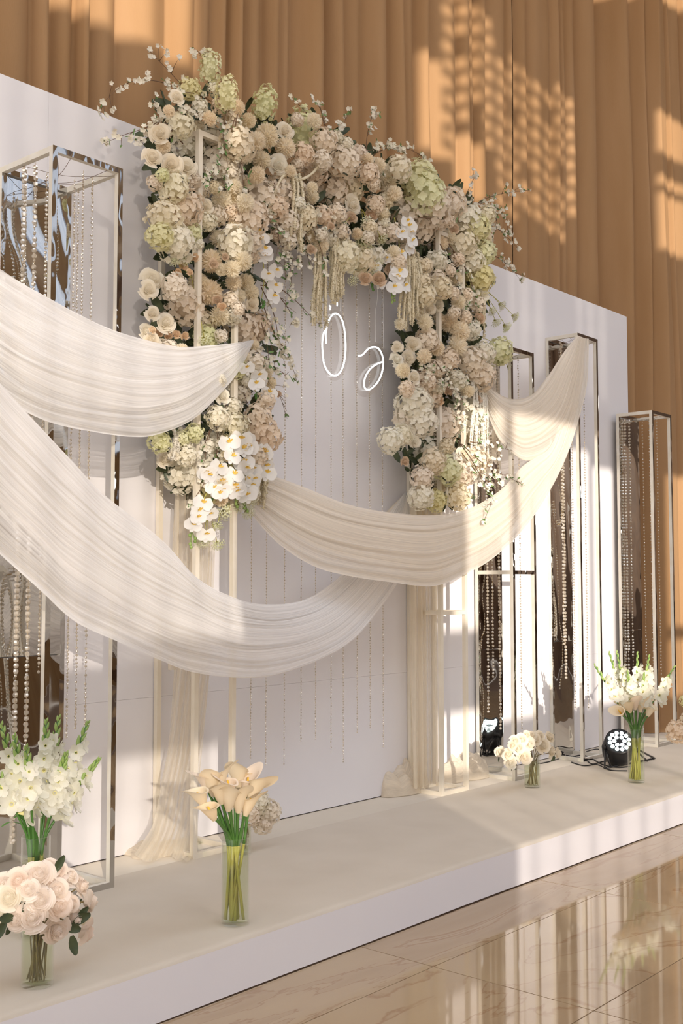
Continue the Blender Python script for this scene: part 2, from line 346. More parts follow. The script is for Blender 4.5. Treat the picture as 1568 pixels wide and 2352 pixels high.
# cumulative fold profile: asymmetric soft folds of uneven width
folds = []; x = -3.0
while x < 13.8:
    wd = RP.choice([.06, .09, .13, .18, .24, .30]); folds.append((x, wd, RP.uniform(.03, .105), RP.uniform(.3, .75))); x += wd
def foldy(x):
    lo, hi = 0, len(folds)-1
    while lo < hi:
        mi = (lo+hi+1)//2
        if folds[mi][0] <= x: lo = mi
        else: hi = mi-1
    f = folds[lo]; t = (x-f[0])/f[1]; t = t**(.6+f[3])
    return -f[2]*math.sin(PI*min(1, max(0, t)))**.8+pleat(x, 0, rr)*.35
def drapey(x):                       # the run of cloth swings forward past the end of the backdrop
    b = .30
    if x > 7.62: b -= .34*min(1, (x-7.62)/.5)
    return b
names = [(-3, 3.33, 'long tan pleated drape hanging behind the left end of the white backdrop'), (3.33, 5.42, 'tan pleated drape hanging behind the flower arch'),
         (5.42, 6.40, 'tan pleated drape with dappled sun right of the arch, left of the dark slit'), (6.412, 8.02, 'tan pleated drape with dappled sun, from the dark slit to the end of the backdrop'),
         (8.02, 13.8, 'tan drape with slanting gathers at the far right, behind the last mirrored tower')]
for x0, x1, lb in names:
    nu = int((x1-x0)/.011)
    def dr(a, t):
        xx = x0+(x1-x0)*a; z = .004+7.3*t
        lean = 0 if xx < 7.9 else min(1, (xx-7.9)/1.2)*(-.30)*(t*7.3/4)
        y = drapey(xx)+foldy(xx)*(1+.12*math.sin(z*1.3+xx*2))+.006*math.sin(xx*9+z*2.2)
        return (xx+lean, y, z)
    mb = MB(); mb.grid(dr, nu, 14)
    mb.v = [(p[0], p[1], SZ+.002+(p[2]-.004)*(7.3-SZ)/7.3) for p in mb.v]
    tag(link('drape', mb.mesh('drape', M_drape)), lb, 'drape', 'tan drapes behind the backdrop')

# ------------------------------------------------------------------ mirrored towers with crystal strands
PW = .022
def post(name, x, y, z0, z1, mats, parent, fill):
    mb = MB(); mb.box((x, y, z0), (x+PW, y+PW, z1), 0, fill)
    return link(name, mb.mesh(name, mats, False), parent)
def wavy_panel(x0, x1, y, z0, z1, seed, amp):
    mb = MB(); RS = random.Random(seed); ph = [(RS.uniform(4, 22), RS.uniform(2, 12), RS.uniform(0, 6), RS.uniform(.3, 1)) for _ in range(7)]
    def fn(a, t):
        x = x0+(x1-x0)*a; z = z0+(z1-z0)*t; d = 0
        for kx, kz, p_, w_ in ph: d += w_*math.sin(kx*x+kz*z+p_+1.3*math.sin(kz*.6*z+p_))
        d += 1.4*noise.noise(Vector((x*7, z*4, seed)))
        e = min(1, min(a, 1-a)*5)
        return (x, y-.004+amp*d*e, z)
    mb.grid(fn, 16, 90); return mb.mesh('mirror_panel', M_mirror)
def bead_mesh(n, step, r, wire, seed, big=1):
    mb = MB(); RS = random.Random(seed); z = -.01
    for i in range(n):
        rr = r*(1 if RS.random() < .86 else .55); st = step
        j = (RS.uniform(-.0012, .0012), RS.uniform(-.0012, .0012))
        k = 6; v = [(j[0], j[1], z)]
        for zz, q in ((-.3*rr, .8), (-1.0*rr, 1), (-1.7*rr, .8)):
            for a in range(k): v.append((j[0]+rr*q*math.cos(2*PI*a/k+i), j[1]+rr*q*math.sin(2*PI*a/k+i), z+zz))
        v.append((j[0], j[1], z-2*rr))
        f = [(0, 1+a, 1+(a+1) % k) for a in range(k)]+[(1+b*k+a, 1+(b+1)*k+a, 1+(b+1)*k+(a+1) % k, 1+b*k+(a+1) % k) for b in (0, 1) for a in range(k)]+[(1+2*k+a, 1+3*k, 1+2*k+(a+1) % k) for a in range(k)]
        mb.add(v, f, 0); z -= st
    mb.tube([(0, 0, 0), (0, 0, z+step*.5)], wire, 4, 1)
    return mb.mesh('bead_strand', [M_bead, M_gold], False)
def tower(lab, x0, y0, wdt, dep, top, seed, bars=(), strands=(), amp=.0022, group='mirrored towers along the backdrop'):
    t = thing('mirrored_tower', lab, 'display tower', (x0+wdt/2, y0+dep/2, SZ), group)
    F4 = {2: 1, 4: 0, 3: 1}
    x1, y1 = x0+wdt-PW, y0+dep-PW
    for x, y in ((x0, y0), (x1, y0), (x0, y1), (x1, y1)): post('post', x, y, SZ, top, [M_paint, M_film], t, {2: 1})
    for z in [SZ, top-PW, *bars]:
        for k, (a, b) in enumerate((((x0+PW, y0, z), (x1, y0+PW, z+PW)), ((x0+PW, y1, z), (x1, y1+PW, z+PW)), ((x0, y0+PW, z), (x0+PW, y1, z+PW)), ((x1, y0+PW, z), (x1+PW, y1, z+PW)))):
            if z in bars and k in (1, 3): continue
            mb = MB(); mb.box(a, b, 0, {2: 1}); link('rail', mb.mesh('rail', [M_paint, M_film], False), t)
    zm = 1.0+.1*math.sin(seed)
    link('mirror_panel', wavy_panel(x0+PW, x1, y1+.004, zm+.002, top-PW-.01, seed, amp), t)
    link('mirror_panel', wavy_panel(x0+PW, x1, y1+.004, SZ+PW, zm-.002, seed+3, amp*.55), t)
    RS = random.Random(seed)
    for k in range(5):                                        # wires strung across the top
        a = Vector((x0+RS.uniform(.02, wdt-.02), y0+.01, top-PW)); b = Vector((x0+RS.uniform(.02, wdt-.02), y1+.01, top-PW))
        if k % 2: a = Vector((x0+.01, y0+RS.uniform(.02, dep-.02), top-PW)); b = Vector((x1+.01, y0+RS.uniform(.02, dep-.02), top-PW))
        mb = MB(); mb.tube(spline([a, a.lerp(b, .4)+Vector((.01, .0, -.018)), a.lerp(b, .7)+Vector((0, .01, -.012)), b], 9), .0009, 4)
        link('wire', mb.mesh('wire', M_wire), t)
    sh = {3: 'large leftmost mirrored tower', 11: 'tower beside the arch', 23: 'tower holding the tulle', 31: 'farthest tower by the tan drape', 41: 'tower cut off at left'}[seed]
    for i, (fx, fy, ln, st, br) in enumerate(sorted(strands)):
        o = link('bead_strand', bead_mesh(int(ln/st), st, br, .0007, seed*10+i), None, Matrix.Translation((x0+fx*wdt, y0+fy*dep, top-PW-.002)))
        tag(o, 'crystal strand %s from left in the %s' % (ordinal(i), sh), 'bead strand', 'crystal bead strands in the towers')
T1X, T1Y = 2.33, -.355
tower('tall mirrored tower at the far left, nearest the camera', T1X, T1Y, .318, .352, 2.885, 3, (), amp=.0030, strands=[
    (.03, .55, 2.5, .021, .0105), (.07, .40, 2.4, .021, .0095), (.10, .62, 1.0, .0165, .0062), (.16, .70, 1.05, .0165, .0062), (.22, .30, .9, .0165, .0055), (.34, .55, 1.9, .0165, .0062), (.47, .60, 2.2, .0165, .0062), (.60, .22, 2.1, .014, .0050),
    (.66, .45, 2.15, .014, .0050), (.80, .30, 2.1, .0165, .0055), (.93, .72, .72, .014, .0050), (.40, .85, 2.3, .0165, .0060)])
tower('mirrored tower with a mid rail, just right of the arch', 5.528, -.279, .255, .262, 2.668, 11, (1.345,), strands=[
    (.12, .75, 2.1, .02, .008), (.25, .7, 1.9, .02, .007), (.38, .6, 2.2, .02, .0085), (.52, .7, 1.4, .02, .007), (.70, .4, 2.3, .016, .005), (.82, .5, 2.3, .016, .005), (.55, .15, 2.2, .016, .005)])
tower('mirrored tower holding the gathered tulle on its top', 6.395, -.236, .27, .235, 2.905, 23, (), strands=[
    (.10, .6, 2.0, .022, .0085), (.32, .7, 2.2, .022, .0095), (.45, .5, 2.4, .018, .0055), (.60, .4, 2.3, .018, .0055), (.75, .3, 2.4, .018, .0055), (.88, .6, 2.3, .018, .005)])
tower('mirrored tower at the far right, past the end of the white backdrop', 7.292, -.315, .31, .275, 2.499, 31, (), strands=[
    (.15, .92, 2.1, .022, .0095), (.19, .86, 2.1, .022, .0095), (.42, .5, 2.0, .022, .005), (.60, .2, 2.0, .022, .005), (.78, .5, 2.0, .022, .006), (.30, .8, 2.1, .022, .008)])
tower('white tower cut off by the left edge', 1.72, -.42, .30, .33, 2.75, 41, (), strands=[(.8, .4, 2.2, .018, .009), (.92, .3, 2.1, .018, .009)])

# ------------------------------------------------------------------ arch frame
arch = thing('arch_frame', 'cream wooden arch frame of two open box columns that carries the flowers', 'arch', (4.1, -.13, SZ))
AC = [(3.118, -.262, .235, .258), (4.885, -.232, .25, .228)]; AT = 3.215
for ax, ay, aw, ad in AC:
    for x, y in ((ax, ay), (ax+aw-PW, ay), (ax, ay+ad-PW), (ax+aw-PW, ay+ad-PW)): post('post', x, y, SZ, AT, [M_cream], arch, None)
    for z in (SZ, AT-PW, 1.123) if ax > 4 else (SZ, AT-PW):
        for a, b in (((ax+PW, ay, z), (ax+aw-PW, ay+PW, z+PW)), ((ax, ay+PW, z), (ax+PW, ay+ad-PW, z+PW)), ((ax+aw-PW, ay+PW, z), (ax+aw, ay+ad-PW, z+PW)), ((ax+PW, ay+ad-PW, z), (ax+aw-PW, ay+ad, z+PW))):
            mb = MB(); mb.box(a, b); link('rail', mb.mesh('rail', M_cream, False), arch)
for y in (-.12, -.03):
    for z in (AT-.03, 2.98):
        mb = MB(); mb.box((3.353-.235, y, z), (5.135, y+PW, z+PW)) if z > 3 else mb.box((3.353, y, z), (4.885, y+PW, z+PW)); link('top_beam', mb.mesh('top_beam', M_cream, False), arch)

# ------------------------------------------------------------------ crystal strands down the backdrop
WS = [(575, 1745), (610, 1762), (652, 1758), (691, 1708), (724, 1702), (760, 1735), (788, 1752), (820, 1685), (850, 1675), (880, 1720)]
for i, (px, py) in enumerate(WS):
    P = at(px, py, -.05); o = link('crystal_garland', bead_mesh(int((3.17-P.z)/.0135), .0135, .0036, .0006, 70+i), None, Matrix.Translation((P.x, -.05, 3.17)))
    tag(o, 'fine crystal strand on the backdrop inside the arch, %s from the left' % ordinal(i), 'bead strand', 'fine crystal strands down the backdrop')

# ------------------------------------------------------------------ tulle swags
def resample(pts, n):
    sp = spline([(p[0], p[1], 0) for p in pts], 200); L = [0]
    for a, b in zip(sp, sp[1:]): L.append(L[-1]+(b-a).length)
    out = []; j = 0
    for i in range(n+1):
        d = L[-1]*i/n
        while j < len(L)-2 and L[j+1] < d: j += 1
        out.append(sp[j].lerp(sp[j+1], (d-L[j])/max(1e-9, L[j+1]-L[j])))
    return out
def swag(name, lab, up, lo, ys, mat, seed, folds=9, amp=.013, n=110, mrows=54, layers=2, group='tulle swags'):
    U = resample(up, n); Lw = resample(lo, n); RS = random.Random(seed); mb = MB()
    comp = [[(folds*RS.uniform(.5, 3.2), RS.uniform(.25, 1), RS.uniform(0, 6), RS.uniform(-1.5, 1.5), RS.uniform(0, 6)) for _ in range(7)] for _ in range(layers)]
    for la in range(layers):
        def fn(a, t):
            i = min(n, int(round(a*n))); tt = t if la == 0 else .02+.70*t
            tt2 = tt+.012*math.sin(a*9+t*20+seed+la)
            if t in (0, 1) and la == 0: tt2 = tt+.004*math.sin(a*23+seed)
            p = U[i].lerp(Lw[i], tt2)
            k = a*(len(ys)-1); q = min(int(k), len(ys)-2); y = ys[q]*(1-(k-q))+ys[q+1]*(k-q)
            wd = (U[i]-Lw[i]).length/330.
            y += -.045*math.sin(PI*tt)*min(1, wd)+.022*la
            for kf, w_, p_, dr, p2 in comp[la]: y += .17*amp*min(1, .25+wd)*w_*math.sin(2*PI*(kf*tt)+p_+dr*a*3+.6*math.sin(a*5+p2))
            return at(p.x, p.y, y)
        mb.grid(fn, n, mrows, 0, uvs=(1, 1))
    return tag(link(name, mb.mesh(name, mat)), lab, 'tulle swag', group)
swag('tulle_swag', 'white tulle swag, upper one at left, gathered to the left flower column',
     [(-140, 520), (-60, 575), (0, 618), (90, 672), (180, 722), (290, 768), (400, 795), (480, 793), (545, 787), (582, 780)],
     [(-140, 800), (-60, 860), (0, 905), (60, 945), (130, 975), (210, 992), (300, 1002), (360, 998), (440, 966), (505, 905), (550, 850), (582, 786)],
     [-.42, -.44, -.46, -.45, -.44, -.40, -.33, -.28], M_sheer_w, 1, 10, .012)
swag('tulle_swag', 'long white tulle swag, lower one sweeping from the left edge to the right arch column',
     [(-140, 700), (-60, 800), (0, 880), (60, 945), (110, 998), (165, 1058), (240, 1138), (370, 1238), (450, 1325), (530, 1370), (600, 1388), (690, 1380), (760, 1340), (830, 1270), (885, 1190), (932, 1128)],
     [(-140, 1150), (-60, 1215), (0, 1275), (100, 1362), (170, 1425), (260, 1470), (370, 1518), (450, 1545), (590, 1556), (700, 1530), (800, 1478), (870, 1400), (930, 1310), (975, 1210), (960, 1160), (938, 1132)],
     [-.66, -.64, -.60, -.55, -.50, -.47, -.42, -.34, -.22, -.10, -.05], M_sheer_w, 2, 11, .014)
swag('tulle_swag', 'cream tulle swag sweeping from the left flower column up to the tower top',
     [(588, 1085), (640, 1098), (700, 1120), (800, 1158), (900, 1178), (1000, 1183), (1080, 1166), (1150, 1125), (1195, 1075), (1230, 1050), (1255, 1035), (1275, 1000), (1300, 900), (1322, 775)],
     [(575, 1180), (640, 1250), (720, 1300), (800, 1322), (880, 1335), (990, 1347), (1060, 1322), (1130, 1283), (1200, 1218), (1255, 1140), (1300, 1050), (1330, 960), (1348, 880), (1352, 778)],
     [-.16, -.28, -.34, -.37, -.38, -.38, -.36, -.33, -.30, -.27, -.255], M_sheer, 3, 10, .012)
swag('tulle_swag', 'short cream tulle swag between the right flower column and the tower top',
     [(1108, 872), (1130, 893), (1160, 912), (1190, 917), (1225, 903), (1255, 868), (1280, 830), (1305, 795), (1326, 770)],
     [(1108, 905), (1125, 965), (1150, 1015), (1185, 1048), (1215, 1058), (1265, 1035), (1310, 985), (1335, 880), (1340, 776)],
     [-.20, -.28, -.30, -.30, -.29, -.28, -.26], M_sheer, 4, 7, .012, n=70)
# vertical tulle inside the columns and the heaps at their feet
def column_drape(lab, xs_top, xs_bot, y, z0, z1, seed, flare):
    mb = MB(); RS = random.Random(seed); comp = [(RS.uniform(2, 9), RS.uniform(.3, 1), RS.uniform(0, 6)) for _ in range(6)]
    def fn(a, t):
        z = z1+(z0-z1)*a; k = a**flare
        x = (xs_top[0]*(1-k)+xs_bot[0]*k)*(1-t)+(xs_top[1]*(1-k)+xs_bot[1]*k)*t
        d = sum(w_*math.sin(2*PI*f*t+p_+.5*math.sin(a*4+p_)) for f, w_, p_ in comp)
        return (x+.003*d, y+.014*d, z)
    mb.grid(fn, 40, 60); return tag(link('tulle_drape', mb.mesh('tulle_drape', M_sheer_v)), lab, 'tulle drape', 'tulle hanging inside the arch columns')
column_drape('sheer cream tulle hanging straight inside the left arch column', (3.12, 3.36), (3.10, 3.33), -.12, .93, 1.75, 5, 2.2)
column_drape('sheer cream tulle hanging straight inside the right arch column', (at(944, 1400, -.11).x, at(1002, 1400, -.11).x), (at(948, 1720, -.11).x, at(1004, 1720, -.11).x), -.11, SZ+.04, 1.80, 6, 1.2)
mb = MB()
def fan(a, t):
    A = at(932, 1132, -.02); B = at(878+110*t, 1185, -.03-.03*math.sin(t*9)); C = A.lerp(B, a); C.y += .008*math.sin(t*40)*a; C.x += .008*(t-.5)
    return C
mb.grid(fan, 10, 40); tag(link('tulle_tie', mb.mesh('tulle_tie', M_pool)), 'small gathered fan of tulle tied to the back post of the right arch column', 'tulle tie')
def heap(lab, c, rx, ry, hz, seed, lobes):
    mb = MB()
    def fn(a, t):
        an = 2*PI*a; r = 1.0+.12*math.sin(an*3+seed)+.08*math.sin(an*5+2*seed); f = t
        x = c[0]+rx*r*f*math.cos(an); y = c[1]+ry*r*f*math.sin(an)
        nn = noise.noise(Vector((x*9, y*9, seed)))*.6+noise.noise(Vector((x*22+y*14, y*24, seed)))*.42+.4*abs(math.sin((x*lobes[0]+y*lobes[1])+3*noise.noise(Vector((x*6, y*6, seed)))))
        z = hz*(max(0, 1-f**3))**.6*(.62+.55*nn)
        return (x, y, SZ+.003+max(0, z))
    mb.grid(fn, 90, 26)
    def fn2(a, t): p = fn(a, t); return (p[0]+.004, p[1]-.004, SZ+.002+(p[2]-SZ)*.72)
    mb.grid(fn2, 90, 26)
    return tag(link('tulle_heap', mb.mesh('tulle_heap', M_pool)), lab, 'tulle heap', 'tulle bunched on the stage')
P1 = atz(937, 1822); heap('bunched cream tulle on the stage in front of the right column, left heap', (P1.x, P1.y+.055), .20, .10, .19, 1.3, (26, 12))
P2 = atz(1058, 1790); heap('bunched cream tulle on the stage at the right column foot, right heap', (P2.x+.02, P2.y+.02), .24, .11, .17, 4.1, (18, 20))
# tail of the left column tulle spreading on the stage
mb = MB()
tl = [(400, 1535), (388, 1700), (370, 1800), (352, 1890), (330, 1930), (308, 1962)]; tr = [(482, 1535), (466, 1700), (456, 1800), (450, 1900), (445, 1950), (436, 1985)]
def tail(a, t):
    U_, V_ = resample(tl, 30), resample(tr, 30); i = int(round(a*30)); p = U_[i].lerp(V_[i], t)
    G = atz(p.x, p.y); yy = -.14-.05*a
    if G.y > yy-.02 or a < .75: Q = at(p.x, p.y+12*a*math.sin(t*7), yy+.018*math.sin(t*22+a*5)); Q.z = max(Q.z, SZ+.004)
    else: Q = Vector((G.x, G.y, SZ+.006+.012*abs(math.sin(t*17+a*6))))
    return Q
mb.grid(tail, 30, 40); tag(link('tulle_tail', mb.mesh('tulle_tail', M_sheer_v)), 'tail of cream tulle spilling onto the stage beside the left arch column', 'tulle tail')
P = atz(395, 1958); heap('thin tulle lying on the stage at the foot of the left column', (P.x-.02, P.y+.06), .17, .10, .05, 7.7, (20, 9))

# ------------------------------------------------------------------ flower heads (unit size, facing +Z)
def petal(mb, M, wd, ln, lift=.3, cup=.2, nu=2, nv=2, mi=0, tip=.6, ruf=0, ph=0):
    """flat-based petal growing along +X of M, width along Y"""
    v = []
    for i in range(nu+1):
        s = i/nu; wv = wd*(math.sin(PI*(.12+.78*s))**tip)
        for j in range(nv+1):
            t = j/nv*2-1
            v.append(M @ Vector((ln*s*(1-.06*t*t*s), wv*.5*t, lift*ln*s*s+cup*wd*t*t*.5+ruf*math.sin(t*5+s*4+ph)*s)))
    mb.add(v, [(i*(nv+1)+j, (i+1)*(nv+1)+j, (i+1)*(nv+1)+j+1, i*(nv+1)+j+1) for i in range(nu) for j in range(nv)], mi)
def dirM(P, d, spin):
    return Matrix.Translation(P) @ Vector(d).to_track_quat('Z', 'Y').to_matrix().to_4x4() @ Matrix.Rotation(spin, 4, 'Z')
def fib(n, i): z = 1-2*(i+.5)/n; a = i*2.399963; q = math.sqrt(1-z*z); return Vector((q*math.cos(a), q*math.sin(a), z))
RF = random.Random(11)
def hydrangea(mat, seed, zs=1., n=105, ps=.215):
    RS = random.Random(seed); mb = MB()
    for i in range(n):
        d = fib(n, i); 
        if d.z < -.75: continue
        d = (d+Vector((RS.uniform(-.12, .12), RS.uniform(-.12, .12), RS.uniform(-.12, .12)))).normalized()
        rr = RS.uniform(.80, 1.0); lump = 1+.12*math.sin(d.x*4+seed)*math.cos(d.y*5)
        P = Vector((d.x*rr*lump, d.y*rr*lump, d.z*rr*zs)); sp = RS.uniform(0, 6); dd = (d+Vector((RS.uniform(-.4, .4), RS.uniform(-.4, .4), RS.uniform(-.4, .4)))).normalized()
        for k in range(4): petal(mb, dirM(P, dd, sp+k*PI/2), ps*1.0, ps*RS.uniform(.85, 1.1), RS.uniform(-.1, .35), .25, 2, 2, 0, .45)
    mb.lathe([(0, -.6*zs), (.42, -.45*zs), (.64, 0), (.57, .3*zs), (.35, .52*zs), (0, .64*zs)], 14)
    return mb.mesh('hydrangea', [mat])
def chrys(mat, seed, n=420):
    RS = random.Random(seed); mb = MB()
    for i in range(n):
        d = fib(n, i)
        if d.z < -.6: continue
        r0 = .45; L_ = RS.uniform(.42, .56); M = dirM(d*r0, d, RS.uniform(0, 6)) @ Matrix.Rotation(-PI/2, 4, 'Y')
        petal(mb, M, .115, L_, RS.uniform(-.3, .3), .5, 2, 1, 0, .4)
    mb.lathe([(0, -.62), (.5, -.4), (.66, 0), (.5, .42), (0, .66)], 12)
    return mb.mesh('chrysanthemum', [mat])
def rose(mat, seed, n=26, openn=1.0):
    RS = random.Random(seed); mb = MB()
    for k in range(n):
        t = k/(n-1); r0 = .06+.50*t*openn; H = .80-.26*t; wdt = 2.6-1.2*t; ang = k*2.25+RS.uniform(-.2, .2); fl = .07+.44*t*t*openn
        z0 = -.30; nu, nv = 4, 4; v = []
        for i in range(nu+1):
            a = (i/nu-.5)*wdt
            for j in range(nv+1):
                h = j/nv; rr = r0*(.45+.55*math.sin(PI/2*min(1, h*1.3)))*(1-.35*h*max(0, 1-3*t))+fl*h*h*h+.02*abs(math.sin(a*3+k)); ed = 1-.28*(abs(a)/(wdt/2))**2.5
                v.append((rr*math.cos(ang+a), rr*math.sin(ang+a), z0+H*1.2*h*ed-(.10*t+.28*t*t*h**3)*openn))
        mb.add(v, [(i*(nv+1)+j, (i+1)*(nv+1)+j, (i+1)*(nv+1)+j+1, i*(nv+1)+j+1) for i in range(nu) for j in range(nv)])
    mb.lathe([(.0, .50), (.10, .46), (.26, .34), (.42, .10), (.5, -.2), (.2, -.42), (0, -.45)][::-1], 12)
    return mb.mesh('rose', [mat])
def orchid():
    mb = MB()
    for a, wd, ln in ((PI/2, .55, .85), (PI/2+2.2, .5, .8), (PI/2-2.2, .5, .8)): petal(mb, dirM((0, 0, 0), (0, 0, 1), a), wd, ln, .02, .12, 3, 2, 0, .5)
    for a in (.25, PI-.25): petal(mb, dirM((0, 0, .03), (0, 0, 1), a), 1.05, .92, .05, .10, 4, 4, 0, .42)
    for a in (-PI/2, -PI/2+.9, -PI/2-.9): petal(mb, dirM((0, -.02, .06), (0, 0, 1), a), .18, .30, 1.0, .5, 2, 2, 1, .5)
    return mb.mesh('orchid_blossom', [M_orch, M_orchc])
def umbel(seed):
    RS = random.Random(seed); mb = MB()
    for i in range(46):
        a = i*2.4; r = math.sqrt(i/46); P = Vector((r*math.cos(a), r*math.sin(a), .45*(1-r*r)+RS.uniform(-.05, .05)))
        mb.tube([(0, 0, -.75), P*.9], .012, 3, 1, False)
        for k in range(3):
            Q = P+Vector((RS.uniform(-.10, .10), RS.uniform(-.10, .10), RS.uniform(-.05, .08))); d = (Q+Vector((0, 0, .5))).normalized(); sp = RS.uniform(0, 6)
            for e in range(4): petal(mb, dirM(Q, d, sp+e*PI/2), .09, .09, .2, .2, 1, 1, 0)
    return mb.mesh('umbel', [M_ammi, M_stemy])
MH = {k: [hydrangea(mt, s) for s in (1, 2, 3)] for k, mt in (('hw', M_hydw), ('hb', M_hydb), ('hg', M_hydg))}
MH['hc'] = [hydrangea(M_hydg, s, 1.75, 150, .19) for s in (5, 6)]
MH['m'] = [chrys(M_mum, s) for s in (1, 2)]
MH['rw'] = [rose(M_rosew, s) for s in (1, 2)]; MH['rp'] = [rose(M_rosep, s, 20, .8) for s in (3, 4)]; MH['rt'] = [rose(M_roset, 5, 22, .8)]; MH['rb'] = [rose(M_roseb, s) for s in (6, 7)]
MH['u'] = [umbel(s) for s in (1, 2)]
ORCH = orchid()
KN = {'hw': 'hydrangea', 'hb': 'hydrangea', 'hg': 'hydrangea', 'hc': 'hydrangea', 'm': 'chrysanthemum', 'rw': 'rose', 'rp': 'rose', 'rt': 'rose', 'rb': 'rose', 'u': 'umbel'}
KL = {'hb': 'blush hydrangea head', 'hg': 'greenish white hydrangea head', 'hc': 'cone-shaped green-white hydrangea', 'rp': 'peach rose', 'rt': 'tea-coloured rose'}
def inpoly(p, poly):
    x, y = p; c = False; n = len(poly)
    for i in range(n):
        x1, y1 = poly[i]; x2, y2 = poly[(i+1) % n]
        if (y1 > y) != (y2 > y) and x < (x2-x1)*(y-y1)/(y2-y1)+x1: c = not c
    return c
POLY = {
 'left': [(352, 300), (375, 235), (430, 200), (500, 185), (548, 240), (600, 290), (615, 420), (600, 560), (590, 700), (600, 780), (612, 850), (625, 930), (612, 1040), (585, 1130), (545, 1170), (440, 1130), (385, 1090), (352, 1010), (340, 780), (350, 690), (372, 620), (378, 560), (352, 480), (340, 370)],
 'beam': [(570, 262), (640, 285), (700, 262), (760, 300), (830, 352), (900, 380), (985, 405), (1060, 450), (1120, 495), (1130, 590), (1050, 610), (960, 590), (905, 640), (850, 640), (800, 590), (720, 575), (640, 560), (605, 420)],
 'right': [(968, 590), (1120, 595), (1108, 700), (1100, 800), (1110, 880), (1090, 950), (1095, 1060), (1060, 1150), (985, 1170), (945, 1090), (900, 1030), (925, 960), (930, 880), (915, 800), (950, 750), (965, 680)]}
GAR = {'left': thing('flower_garland', 'thick garland of white and cream flowers covering the left arch column', 'flower garland', (3.25, -.13, 1.5), 'flower garlands on the arch'),
       'beam': thing('flower_garland', 'garland of cream and blush flowers along the top of the arch', 'flower garland', (4.1, -.13, 3.05), 'flower garlands on the arch'),
       'right': thing('flower_garland', 'narrower garland of cream flowers covering the right arch column', 'flower garland', (5.0, -.12, 1.6), 'flower garlands on the arch')}
